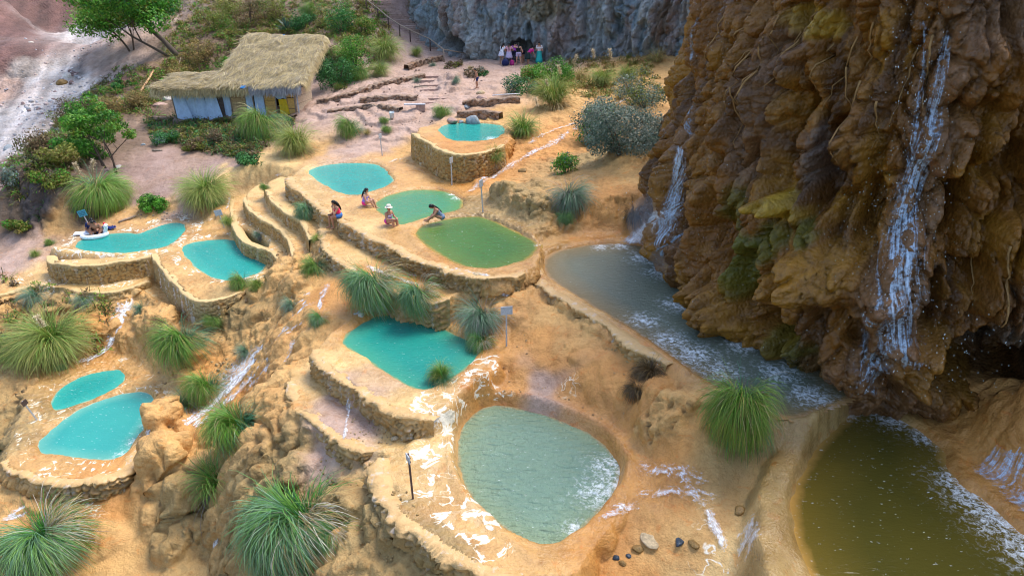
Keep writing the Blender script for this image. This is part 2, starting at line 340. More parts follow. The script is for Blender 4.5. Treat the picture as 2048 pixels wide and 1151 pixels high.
# extra hummocks and hollows: px, py, radius m, height m
HUMP = [(300,700,1.3,.7),(340,650,.8,.3),(265,850,1.0,.5),(330,860,1.1,.8),(360,960,1.2,1.0),(420,900,.8,.5),(1010,395,1.1,.5),(1050,420,1.0,.5),(1085,375,.9,.35),(960,370,.7,.3),(900,640,1.1,.35),(960,660,.9,.25),
  (1260,320,1.3,.8),(1230,410,1.2,.4),(600,560,.6,.25),(480,620,.9,.3),(520,640,.7,.25),(560,700,.7,.3),(1300,790,.8,.35),(1340,830,1.0,.35),(1400,830,.8,.3),(470,470,.7,.3),(60,400,2.2,1.2),(130,380,1.4,.7),(850,940,.3,.1),(330,960,.6,.6),(372,1015,.7,.7),(310,1040,.45,.4),(405,960,.5,.5),(350,1090,.55,.5),(290,1000,.4,.3),(395,1060,.4,.4),(520,900,.6,.4),(610,940,.6,.35),(180,660,.5,.3),(260,690,.5,.4),
  (2010,860,1.6,.9),(700,1010,1.0,.4),(780,1040,.9,.4),(660,880,.6,-.2),(470,1090,1.0,-.8),(160,660,1.0,.5),(900,165,1.0,.7),(905,180,.9,.5),(450,560,.3,.1),(1120,230,1.5,.4)]
def hz(x, y):                # height lookup, bilinear
    x = np.asarray(x, float); y = np.asarray(y, float)
    i = np.clip(np.searchsorted(xs, x) - 1, 0, len(xs)-2); j = np.clip(np.searchsorted(ys, y) - 1, 0, len(ys)-2)
    a = np.clip((x - xs[i])/(xs[i+1]-xs[i]), 0, 1); b = np.clip((y - ys[j])/(ys[j+1]-ys[j]), 0, 1)
    return (GZ[j, i]*(1-a) + GZ[j, i+1]*a)*(1-b) + (GZ[j+1, i]*(1-a) + GZ[j+1, i+1]*a)*b
def ground(px, py):          # where the sight line through a pixel meets the terrain
    r = ray(px, py); d = np.arange(12, 130, .04)
    P = r[None, :]*d[:, None]; below = P[:, 2] + CZ < hz(P[:, 0], P[:, 1])
    k = int(np.argmax(below)) if below.any() else len(d)-1
    return np.array([P[k, 0], P[k, 1], float(hz(P[k, 0], P[k, 1]))])
hum = [(ground(a, b), rr, h) for a, b, rr, h in HUMP]
for g, rr, h in hum:
    q = ((GX - g[0])**2 + (GY - g[1])**2)/rr**2
    GZ += h*np.exp(-q*1.6)*(1 - .9*platmask)*(.7 + .6*vn(GX*1.7, GY*1.7, 77))
# the saddle between the shaded pool and the brown pool is worn smooth
gs = W(1635, 845, -11.7); bb = (np.abs(GX[0]-gs[0]) < 3.2); jj = np.where(np.abs(ys-gs[1]) < 3.2)[0]; ii = np.where(bb)[0]
sub_ = GZ[jj[0]:jj[-1]+1, ii[0]:ii[-1]+1].copy(); bl = sub_.copy()
for _ in range(60): bl[1:-1, 1:-1] = (bl[1:-1, 1:-1]*2 + bl[:-2, 1:-1] + bl[2:, 1:-1] + bl[1:-1, :-2] + bl[1:-1, 2:])/6
wv_ = np.exp(-(((GX[jj[0]:jj[-1]+1, ii[0]:ii[-1]+1]-gs[0])**2 + (GY[jj[0]:jj[-1]+1, ii[0]:ii[-1]+1]-gs[1])**2)/1.5**2)**2)
GZ[jj[0]:jj[-1]+1, ii[0]:ii[-1]+1] = sub_*(1-wv_) + bl*wv_
# rounded raised rims: path px, level, half width m, height m
for path, z, wd, h in [([(1560,1330),(1538,1160),(1538,1050),(1550,970),(1592,893),(1650,832),(1695,792)], -12.15, .42, .24), ([(870,850),(850,900),(850,960),(880,1020),(960,1090),(1060,1150)], -13.02, .9, .03), ([(900,880),(905,940),(930,1000),(985,1055),(1060,1115)], -13.02, .16, .09),
   ([(960,785),(1030,793),(1095,808),(1165,840),(1215,870),(1258,925)], -13.0, .3, .12), ([(820,470),(845,500),(900,535),(960,553),(1010,550)], -10.8, .2, .07), ([(640,680),(700,645),(660,720),(740,780)], -12.4, .01, 0)]:
    pw = smooth_poly([W(a, b, z) for a, b in path], closed=False, n=2); bb = (np.abs(GX-pw[:, 0].mean()) < 8) & (np.abs(GY-pw[:, 1].mean()) < 8)
    X, Y = GX[bb], GY[bb]; GZ[bb] += h*np.exp(-(pdist(pw, X, Y)/wd)**2)*(.7 + .6*vn(X*1.4, Y*1.4, 17))
# basins
pool_sd = np.full(GX.shape, 9.0); pool_world = {}
for nm, (px, z) in POOLS.items():
    poly = smooth_poly([W(a, b, z) for a, b in px], n=3); pool_world[nm] = poly
    bb = (GX > poly[:, 0].min()-2) & (GX < poly[:, 0].max()+2) & (GY > poly[:, 1].min()-2) & (GY < poly[:, 1].max()+2)
    X, Y = GX[bb], GY[bb]; sd = sdist(poly, X, Y) + (fbm(X*1.6, Y*1.6, 5, 3)-.5)*.22
    bot = z + CZ + .06 - np.where(sd < 0, np.minimum(-sd*1.1, .15 + np.clip(-sd-.14, 0, 1.2)*.5), 0)
    # near the shore outside, bring the rim down to just above the water
    w = 1 - sstep(-.02, .14, sd)
    GZ[bb] = GZ[bb]*(1-w) + np.minimum(GZ[bb], bot)*w
    pool_sd[bb] = np.minimum(pool_sd[bb], sd)
# slopes
def slope_of(Z):
    gy = np.gradient(Z, ys, axis=0); gx = np.gradient(Z, xs, axis=1); return gx, gy
gx_, gy_ = slope_of(GZ); slope = np.hypot(gx_, gy_)
# ------------------------------------------------------------------ terrain colour, lumps and mesh
OCH, OCL, ORG, PINK, SCREE, RED, SOIL, PATH, DARK, GREY, OLV = ((.57,.335,.12),(.66,.445,.19),(.54,.26,.07),(.43,.30,.245),(.45,.42,.42),(.135,.066,.055),(.15,.095,.055),(.33,.225,.19),(.06,.05,.05),(.36,.31,.28),(.34,.23,.09))
CPTS = [  # px, py, colour, roughness of the lumps 0..1
 (50,1130,OCH,.3),(200,1000,ORG,.1),(240,1100,OCH,.15),(20,1000,OCH,.6),(350,1000,OLV,1),(330,900,OCH,1),(280,850,OCH,1),(330,660,OCH,.9),(250,640,OCH,.9),(100,640,OLV,1),(30,600,OCH,.8),(180,640,ORG,1),(0,700,OLV,.8),(0,900,OLV,1),
 (100,560,OCL,.2),(200,540,OCL,.2),(20,520,PINK,.3),(60,480,PINK,.3),(120,440,OCH,.3),(230,430,OCH,.4),(300,425,OCH,.5),(350,420,PINK,.3),(420,420,OCH,.3),(540,330,OCL,.2),(500,340,OCL,.2),
 (560,370,OCL,.1),(540,450,OCL,.2),(480,500,OCH,.3),(590,540,OCH,.9),(540,580,OCH,.7),(480,640,OLV,1),(520,700,OCH,.6),(600,700,OCH,.7),(430,760,ORG,.9),(450,850,ORG,.8),(560,800,OCH,.8),(650,600,ORG,.2),(700,580,ORG,.15),(720,500,OCL,.15),(800,480,OCH,.15),
 (800,620,ORG,.3),(920,640,OCH,1),(650,720,OCL,.2),(700,840,PINK,.2),(780,870,OCL,.5),(780,960,OCL,.1),(900,1060,OCH,.1),(1000,1120,OCH,.1),(750,1050,OLV,1),(690,1000,OLV,1),(860,1140,OLV,1),(560,950,OLV,1),
 (1100,700,ORG,.35),(1150,640,OCH,.7),(1200,760,ORG,.3),(1000,760,ORG,.35),(1100,790,PINK,.2),(1250,850,ORG,.4),(1340,850,OCH,.9),(1300,950,ORG,.15),(1400,1050,OCH,.1),(1250,1130,ORG,.3),(1450,1120,OCL,.1),(1560,1000,OLV,.1),(1530,1100,OLV,.1),(1640,840,OLV,.1),
 (960,340,ORG,.3),(880,340,OCH,.3),(800,310,OCH,.3),(1000,400,OLV,1),(1080,420,OLV,1),(1150,450,ORG,.3),(1220,450,ORG,.4),(1250,350,OCH,.5),(1150,280,ORG,.8),(1200,220,OCH,.8),(1100,300,ORG,.8),(1250,170,OCH,.7),(1180,320,OLV,.9),(1330,130,OCH,.4),(1000,240,OCH,.3),(900,290,ORG,.2),
 (640,300,OCH,.3),(700,300,PINK,.4),(740,290,PINK,.3),(760,250,PINK,.5),(700,200,PINK,.5),(650,230,PINK,.4),(850,200,PINK,.6),(800,170,PINK,.6),(900,150,PINK,.5),(950,130,PINK,.4),(1040,135,PINK,.4),(900,210,PINK,.5),(800,60,PATH,.3),(760,20,PATH,.3),(860,110,PINK,.3),
 (700,60,SOIL,.5),(650,150,PINK,.4),(560,60,SOIL,.6),(450,100,SOIL,.6),(400,60,SOIL,.6),(300,150,SOIL,.5),(330,220,SOIL,.4),(480,220,PATH,.3),(560,250,PATH,.4),(400,280,SOIL,.5),(500,290,SOIL,.5),(440,330,PATH,.3),(300,330,PATH,.1),(340,380,PATH,.15),(280,400,PATH,.15),
 (200,300,SOIL,.4),(150,340,SOIL,.5),(100,400,DARK,1),(60,420,DARK,1),(150,400,DARK,1),(0,420,SOIL,.6),(30,450,SOIL,.6),
 (100,150,SCREE,.5),(180,60,SCREE,.4),(50,230,SCREE,.5),(150,180,SCREE,.5),(30,290,SCREE,.7),(200,30,SCREE,.5),(215,120,PINK,.5),(210,180,RED,.6),(100,260,GREY,.7),(10,180,PINK,.5),(60,140,GREY,.5),
 (0,50,RED,.6),(80,30,RED,.6),(40,110,RED,.6),(130,10,RED,.6),(0,120,RED,.6),(-200,50,RED,.6),(-200,300,SCREE,.6),(10,350,RED,.5),(0,380,PINK,.5),(600,-150,SOIL,.5),(300,-150,SOIL,.5),(1700,800,OLV,.3),(1500,600,OLV,.3),(2000,900,ORG,.5),
]
cpos = np.array([ground(a, b) for a, b, _, _ in CPTS]); ccol = np.array([c for _, _, c, _ in CPTS]); crug = np.array([r for *_, r in CPTS])
wx = GX + (fbm(GX*.7, GY*.7, 21, 3)-.5)*2.2; wy = GY + (fbm(GX*.7, GY*.7, 31, 3)-.5)*2.2
num = np.zeros(GX.shape + (3,)); den = np.zeros(GX.shape); rn = np.zeros(GX.shape)
for p, c, r in zip(cpos, ccol, crug):
    w = 1/(((wx-p[0])**2 + (wy-p[1])**2 + .05)**2)
    num += w[..., None]*c; den += w; rn += w*r
colr = num/den[..., None]; rug = rn/den
far = sstep(34, 46, GY)
sl_ = sstep(-19, -27, GX)*sstep(42, 50, GY); qq = GX*.95 + GY*.30
stk = fbm(qq*1.3, GY*.10, 111, 4); stk2 = fbm(qq*3.5, GY*.3, 115, 3)
colr *= (1 + sl_*((stk-.5)*1.3 + (stk2-.5)*.8))[..., None]
rug = np.where(sl_ > .5, np.maximum(rug, .8), rug)
water_d = pool_sd
calm = (1 - .92*sstep(.3, .95, platmask)*1.0) * sstep(.05, .7, water_d)
steep = sstep(.35, 1.1, slope)
amp = (.34 + .95*steep) * (.12 + rug*1.15) * calm
lA, cA = lump(GX*1.5, GY*1.5, 41); lB, cB = lump(GX*3.4 + .3*lA, GY*3.4, 51); lC, _ = lump(GX*6.2, GY*6.2, 61); f1_, f2_, _c = worley(GX*2.1 + lA*.4, GY*2.1, 66); crev = 1 - sstep(0, .16, f2_-f1_)
fine = fbm(GX*2.4, GY*2.4, 71, 4) - .5
D = amp*(.34*(lA-.5) + .22*(lB-.5)*(.4+cA) + .10*(lC-.5) - .16*crev*sstep(.4, .6, vn(GX*.8, GY*.8, 68))) + fine*.14*(.25 + rug)*(.25 + .75*calm) + (fbm(GX*.5, GY*.5, 81, 3)-.5)*.5*calm*rug
# small terrace lips on the pink dirt slope
pk = np.exp(-(((GX+6.0)/9.0)**2 + ((GY-46.5)/5.5)**2)**2)
tz = GZ/0.42 + (fbm(GX*.35, GY*.35, 91, 3)-.5)*3.2
D += pk*(.30*(sstep(.35, .65, tz - np.floor(tz)) - (tz - np.floor(tz))))
nl = np.sqrt(1 + gx_**2 + gy_**2)
VX = GX - gx_/nl*D; VY = GY - gy_/nl*D; VZ = GZ + D/nl
keep = water_d > -.3
# wetness, calcite crust, streams
wet = np.clip(platmask*.55 + (1-sstep(0, .5, water_d))*.5 + .25*(1-far)*(1-rug), 0, 1)*(1 - .9*far)
calc = np.zeros(GX.shape)
for nm, wd, st in (('P8', 1.7, 1.0), ('P1', 1.1, .82), ('P2', .8, .72), ('P11b', 1.3, .6), ('P11a', 1.2, .58), ('P3', 1.0, .52), ('P4', .8, .35), ('P6', .9, .4)):
    poly = pool_world[nm]
    bb = (np.abs(GX-poly[:, 0].mean()) < 9) & (np.abs(GY-poly[:, 1].mean()) < 9)
    sd = sdist(poly, GX[bb], GY[bb]); v = st*sstep(-.05, .1, sd)*(1-sstep(wd*.7, wd, sd))*platmask[bb]
    if nm == 'P8': v *= sstep(.3, -1.4, GX[bb] - poly[:, 0].mean())
    calc[bb] = np.maximum(calc[bb], v)
for a, b, rr, st in ((230,545,1.3,.9),(120,545,1.5,.8),(40,560,1.4,.7),(180,950,1.6,.8),(90,940,1.2,.8),(540,390,1.2,.3),(700,590,1,.4),(1440,1100,1.3,.7),(1420,1010,1.2,.5),(670,850,1.2,.35),(800,1000,1.2,.6),(1140,775,.9,.6),(430,440,1.2,.6),(470,430,1,.5),(240,640,.8,.5)):
    g = ground(a, b); calc = np.maximum(calc, st*np.exp(-((GX-g[0])**2+(GY-g[1])**2)/rr**2)*(1-sstep(1.2, 2.2, slope)))
# dark wet joints follow the edges of hollows in the stone itself
ground_me = mesh_np("ground", np.stack([VX, VY, VZ], -1), grid_faces(*GX.shape), {"Col": np.c_[colr.reshape(-1, 3), wet.ravel()]}, {"calc": calc.ravel(), "rug": rug.ravel(), "far": far.ravel()})
k = NT("travertine"); co = k.coord(); ca = k.attr("Col"); wetn = k.attr("Col", "Alpha"); calcn = k.attr("calc", "Fac"); rugn = k.attr("rug", "Fac"); farn = k.attr("far", "Fac")
n1 = k.noise(co, .9, 6, .6); n2 = k.noise(co, 4.5, 5, .62); n3 = k.noise(co, 19, 4, .6); n4 = k.noise(k.map(co, (1, 1, 2.5)), 2.2, 5, .6, .8)
c = k.mix(k.mr(n1, .3, .7), k.mix(1.0, ca, (.80, .74, .66), 'MULTIPLY'), k.mix(1.0, ca, (1.12, 1.12, 1.1), 'MULTIPLY'))
c = k.mix(k.math('MULTIPLY', k.mr(n2, .52, .72), .55), c, k.mix(1.0, c, (.66, .56, .44), 'MULTIPLY'))
c = k.mix(k.math('MULTIPLY', k.mr(n4, .58, .68), k.math('SUBTRACT', .6, k.math('MULTIPLY', farn, .6))), c, k.mix(1.0, c, (1.05, .72, .42), 'MULTIPLY'))
c = k.mix(k.math('MULTIPLY', k.mr(n3, .6, .75), .5), c, k.mix(1.0, c, (1.4, 1.42, 1.45), 'MULTIPLY'))
grit = k.mr(k.voro(co, 9.0).outputs['Distance'], .0, .35, 1, 0)
c = k.mix(k.math('MULTIPLY', k.math('MULTIPLY', grit, rugn), .35), c, k.mix(1.0, c, (.45, .4, .38), 'MULTIPLY'))
e1 = k.noise(co, 1.5, 3, .5, 1.2)
ridge = k.math('SUBTRACT', 1.0, k.math('MULTIPLY', k.math('ABSOLUTE', k.math('SUBTRACT', e1, .5)), 16.0), True)
blot = k.mr(k.noise(co, 1.1, 5, .62, .6), .47, .53)
cm = k.math('MULTIPLY', calcn, k.math('ADD', k.math('MULTIPLY', ridge, .75), k.math('MULTIPLY', blot, .62)), True)
cm = k.mr(cm, .54, .80)
crust = k.mix(k.mr(cm, .3, .9), (.72, .56, .34), k.mix(n3, (.84, .77, .62), (.90, .87, .78)))
c = k.mix(k.math('MULTIPLY', cm, .86), c, crust)
# rimstone: fine wandering ripple lines left by the running water
rn_ = k.math('MULTIPLY', k.math('ADD', k.noise(co, .75, 5, .58, .4), k.math('MULTIPLY', k.noise(co, 3.1, 3), .16)), 15.0)
rl = k.math('ABSOLUTE', k.math('SUBTRACT', k.math('FRACT', rn_), .5)); near_ = k.math('SUBTRACT', 1.0, farn, True)
c = k.mix(k.math('MULTIPLY', k.math('MULTIPLY', k.mr(rl, .0, .11, 1, 0), .30), near_), c, k.mix(1.0, c, (.60, .47, .34), 'MULTIPLY'))
c = k.mix(k.math('MULTIPLY', k.math('MULTIPLY', k.mr(rl, .36, .5), .22), near_), c, k.mix(1.0, c, (1.3, 1.32, 1.36), 'MULTIPLY'))
# still films of water in the hollows of the shelves: smoother and greyer
film = k.math('MULTIPLY', k.mr(k.noise(co, .8, 2, .4), .5, .56), wetn)
c = k.mix(k.math('MULTIPLY', film, .45), c, k.mix(1.0, c, (.74, .70, .62), 'MULTIPLY'))
k.base(c); k.rough(k.mr(k.math('ADD', wetn, k.math('MULTIPLY', film, .5)), 0, 1.2, .75, .15)); k.spec(.45)
hh = k.math('ADD', k.math('MULTIPLY', n2, .6), k.math('ADD', k.math('MULTIPLY', n3, .28), k.math('MULTIPLY', k.voro(co, 5.5, 'SMOOTH_F1').outputs['Distance'], k.math('MULTIPLY', rugn, -1.1))))
hh = k.math('ADD', hh, k.math('MULTIPLY', k.math('MULTIPLY', rl, near_), .14)); k.bump(hh, .7, .13); MAT_GROUND = k.m
ground_o = obj("ground", ground_me, MAT_GROUND, kind='structure')
def surf(px, py, up=0.0):
    g = ground(px, py); return Vector((g[0], g[1], g[2] + up))
def hs(x, y): return float(hz(x, y))
# ------------------------------------------------------------------ water in the pools
def water_mat(name, deep, mid, shore, ws=(.1, .55), ripple=.25, scale=6.0, rough=.07, glint=0.0, wave=.12):
    k = NT(name); co = k.coord(); dp = k.attr("depth", "Fac"); fo = k.attr("foam", "Fac")
    wob = k.math('ADD', dp, k.math('MULTIPLY', k.math('SUBTRACT', k.noise(co, 2.2, 3), .5), .25))
    c = k.mix(k.mr(wob, .0, ws[0]), shore, mid); c = k.mix(k.mr(wob, ws[0], ws[1]), c, deep)
    c = k.mix(k.mr(k.noise(co, .35, 3), .35, .65, 0, .6), c, k.mix(1.0, c, (1.3, 1.22, 1.15), 'MULTIPLY'))
    fn = k.noise(co, 7.5, 5, .72, .8); fm = k.math('MULTIPLY', fo, k.mr(k.math('ADD', fn, k.math('MULTIPLY', fo, .15)), .56, .76), True)
    c = k.mix(fm, c, (.80, .86, .88))
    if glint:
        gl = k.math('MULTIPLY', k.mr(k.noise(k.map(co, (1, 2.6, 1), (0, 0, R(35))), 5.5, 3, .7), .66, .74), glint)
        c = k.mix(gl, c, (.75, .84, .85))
    k.base(c); k.rough(k.mr(fm, 0, 1, rough, .6)); k.b.inputs["IOR"].default_value = 1.33
    w1 = k.noise(k.map(co, (.8, 2.1, 1), (0, 0, R(30))), scale, 2, .45, .7); w2 = k.noise(k.map(co, (1.5, 1, 1), (0, 0, R(-20))), scale*2.7, 3, .6)
    k.bump(k.math('ADD', w1, k.math('MULTIPLY', w2, .45)), ripple, wave); return k.m
SH = (.50, .30, .10)
TURQ = water_mat("turquoise_water", (.012,.245,.215), (.03,.30,.25), (.30,.38,.24), (.10,.7), .35, 5, glint=.5)
TURQ2 = water_mat("milky_turquoise_water", (.03,.26,.235), (.09,.31,.26), (.40,.40,.26), (.08,.6), .22, 7, glint=.9)
GREEN4 = water_mat("green_water", (.045,.22,.115), (.075,.22,.08), (.36,.23,.05), (.18,.9), .35, 5, glint=.4)
GREEN5 = water_mat("olive_green_water", (.04,.125,.024), (.08,.15,.025), (.34,.20,.035), (.2,1.1), .4, 5, glint=.6)
MIDT = water_mat("deep_turquoise_water", (.016,.22,.18), (.04,.25,.17), (.26,.27,.11), (.12,.9), .4, 5.5, glint=.5)
GREY8 = water_mat("grey_green_water", (.17,.275,.205), (.19,.275,.18), (.36,.27,.13), (.15,1.0), .75, 3.0, .04, glint=.5, wave=.3)
BRN9 = water_mat("brown_water", (.062,.055,.011), (.105,.078,.014), (.36,.21,.055), (.3,1.6), .18, 5, glint=.8)
GRY10 = water_mat("shaded_water", (.13,.155,.115), (.19,.15,.075), (.40,.23,.09), (.2,1.3), .45, 6, glint=.25)
WMAT = {'P1': TURQ, 'P2': TURQ, 'P3': TURQ, 'P6': TURQ, 'P4': GREEN4, 'P5': GREEN5, 'P7': MIDT, 'P8': GREY8, 'P9': BRN9, 'P10': GRY10, 'P11a': TURQ, 'P11b': TURQ2}
FOAM = {'P8': [(1215,930,.7),(1195,985,.8),(1150,1060,.4),(1225,960,.6)], 'P9': [(1735,805,1.0),(1790,835,.8),(1690,825,.5),(1850,870,.6),(1915,965,.7),(1945,995,.8),(1975,1020,.8),(2010,1050,.9),(2040,1075,.9),(2060,1100,.9),(1980,1010,.8)],
  'P10': [(1290,640,.7),(1340,680,.9),(1390,710,1.0),(1440,740,.8),(1290,515,.9),(1240,492,.6),(1320,545,.8),(1560,745,.9),(1620,790,.8),(1480,690,.7),(1200,494,.5),(1350,610,.7)],
  'P4': [(918,395,.5),(905,388,.4)], 'P11b': [(275,880,.45),(250,912,.5),(295,850,.3)], 'P6': [(985,277,.6)], 'P5': [(1076,490,.15)], 'P2': [(535,520,.2)]}
for nm, (px, z) in POOLS.items():
    poly = pool_world[nm]; x0, y0 = poly[:, :2].min(0) - .5; x1, y1 = poly[:, :2].max(0) + .5
    X, Y = np.meshgrid(np.arange(x0, x1, .11), np.arange(y0, y1, .11)); sd = sdist(poly, X, Y)
    fo = np.zeros(X.shape)
    for a, b, rr in FOAM.get(nm, []):
        p = W(a, b, z); fo = np.maximum(fo, np.exp(-((X-p[0])**2 + (Y-p[1])**2)/rr**2*1.1))
    F = grid_faces(*X.shape); ok = (sd.ravel()[F] < .2).all(1); F = F[ok]
    used = np.unique(F); re = np.full(X.size, -1); re[used] = np.arange(len(used)); F = re[F]
    me = mesh_np("pool_water", np.c_[X.ravel(), Y.ravel(), np.full(X.size, z + CZ)][used], F, floats={"depth": -sd.ravel()[used], "foam": fo.ravel()[used]})
    obj("pool_water", me, WMAT[nm], kind='structure')
# ------------------------------------------------------------------ masonry and encrusted walls round the pools and ledges
def stone_mat(name, a, b, dark, crust=.3):
    k = NT(name); co = k.coord(); cid = k.attr("cell", "Fac"); top = k.attr("lift", "Fac")
    c = k.mix(cid, a, b); n = k.noise(co, 6, 5, .6); n2 = k.noise(co, 24, 4)
    c = k.mix(k.mr(n, .35, .7, 0, .7), c, k.mix(1.0, c, (.62, .55, .45), 'MULTIPLY'))
    c = k.mix(k.mr(k.noise(co, 1.6, 4), .55, .68, 0, .7), c, k.mix(1.0, c, (1.1, .78, .42), 'MULTIPLY'))
    c = k.mix(k.math('MULTIPLY', k.mr(k.noise(k.map(co, (4, 4, .6)), 1.0, 4), .56, .64), crust), c, (.62, .56, .5))
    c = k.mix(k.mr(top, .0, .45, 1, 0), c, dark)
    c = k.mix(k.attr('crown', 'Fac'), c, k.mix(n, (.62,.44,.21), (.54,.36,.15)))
    k.base(c); k.rough(.6); k.spec(.35); k.bump(k.math('ADD', n, k.math('MULTIPLY', n2, .4)), .6, .05); return k.m
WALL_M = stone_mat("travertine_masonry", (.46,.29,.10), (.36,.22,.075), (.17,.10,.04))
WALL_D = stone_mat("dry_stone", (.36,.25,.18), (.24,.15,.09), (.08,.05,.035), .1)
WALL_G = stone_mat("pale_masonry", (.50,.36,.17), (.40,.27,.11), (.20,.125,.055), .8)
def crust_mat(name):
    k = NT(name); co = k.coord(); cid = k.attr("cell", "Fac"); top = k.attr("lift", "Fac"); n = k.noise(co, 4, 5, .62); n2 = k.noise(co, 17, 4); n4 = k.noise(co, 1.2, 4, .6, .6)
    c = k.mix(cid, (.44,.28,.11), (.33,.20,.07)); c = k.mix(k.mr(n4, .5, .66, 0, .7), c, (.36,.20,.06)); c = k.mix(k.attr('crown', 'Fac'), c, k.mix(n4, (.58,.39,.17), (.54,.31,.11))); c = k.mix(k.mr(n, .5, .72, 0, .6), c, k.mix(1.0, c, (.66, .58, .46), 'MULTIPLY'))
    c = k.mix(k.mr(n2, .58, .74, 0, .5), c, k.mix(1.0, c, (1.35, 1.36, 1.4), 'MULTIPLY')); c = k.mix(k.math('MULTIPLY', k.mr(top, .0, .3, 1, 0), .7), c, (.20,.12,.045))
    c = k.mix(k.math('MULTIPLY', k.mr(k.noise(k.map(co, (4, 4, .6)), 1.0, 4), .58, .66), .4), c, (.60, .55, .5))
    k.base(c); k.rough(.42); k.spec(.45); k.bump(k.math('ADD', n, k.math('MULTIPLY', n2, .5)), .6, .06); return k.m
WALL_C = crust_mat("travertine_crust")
WALLS = [ # px path, top z, cobble size m, bulge m, material, label, extra depth
 ([(92,508),(95,519),(120,528),(180,531),(250,523),(300,513)], -13.40, .17, .08, WALL_M, "curved cobble wall below the heart-shaped turquoise pool at far left"),
 ([(303,510),(350,566),(388,604),(430,601),(470,591),(500,577),(520,567)], -13.41, .15, .07, WALL_G, "tall pale cobble wall with angled corner below the second turquoise pool on the left"),
 ([(0,592),(60,568),(110,572),(180,584),(245,582),(300,562)], -14.33, .22, .07, WALL_M, "low crusted ledge wall running under the heart-shaped pool's terrace"),
 ([(280,566),(300,590),(330,622),(372,662),(405,672)], -14.66, .15, .06, WALL_M, "short stepped wall of the lower ledge in front of the pale angled wall"),
 ([(822,263),(868,292),(903,308),(945,309),(985,301),(1010,290)], -9.38, .20, .09, WALL_M, "high rounded cobble wall of the raised pool at the top of the terraces"),
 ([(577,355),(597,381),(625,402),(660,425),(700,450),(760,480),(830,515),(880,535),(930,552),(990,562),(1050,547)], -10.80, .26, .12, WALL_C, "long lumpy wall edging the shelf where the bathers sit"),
 ([(528,372),(534,392),(556,414),(584,433),(610,446),(618,480)], -11.48, .2, .06, WALL_M, "uppermost small terrace step wall left of the bathers"),
 ([(487,395),(496,417),(522,436),(556,455),(575,474),(583,496),(583,510)], -12.08, .2, .06, WALL_M, "middle small terrace step wall left of the bathers"),
 ([(462,399),(462,440),(480,478),(510,488),(545,505),(560,525)], -12.73, .2, .06, WALL_M, "lowest small terrace step wall standing behind the angled turquoise pool"),
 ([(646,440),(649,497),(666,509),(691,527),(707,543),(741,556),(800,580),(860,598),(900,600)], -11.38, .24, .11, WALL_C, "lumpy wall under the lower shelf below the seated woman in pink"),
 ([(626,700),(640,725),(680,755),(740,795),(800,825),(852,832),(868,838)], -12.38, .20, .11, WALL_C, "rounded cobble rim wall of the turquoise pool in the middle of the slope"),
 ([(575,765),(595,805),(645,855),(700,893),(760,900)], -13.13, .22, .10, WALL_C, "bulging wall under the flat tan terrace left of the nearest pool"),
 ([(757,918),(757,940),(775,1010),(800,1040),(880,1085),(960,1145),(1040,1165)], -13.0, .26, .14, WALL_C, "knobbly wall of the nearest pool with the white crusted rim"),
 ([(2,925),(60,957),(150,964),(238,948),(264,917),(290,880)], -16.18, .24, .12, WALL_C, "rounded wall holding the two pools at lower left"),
 ([(1062,535),(1085,572),(1150,608),(1245,668),(1335,728)], -11.26, .24, .10, WALL_C, "long low wall edging the shaded pool below the cliff"),
]
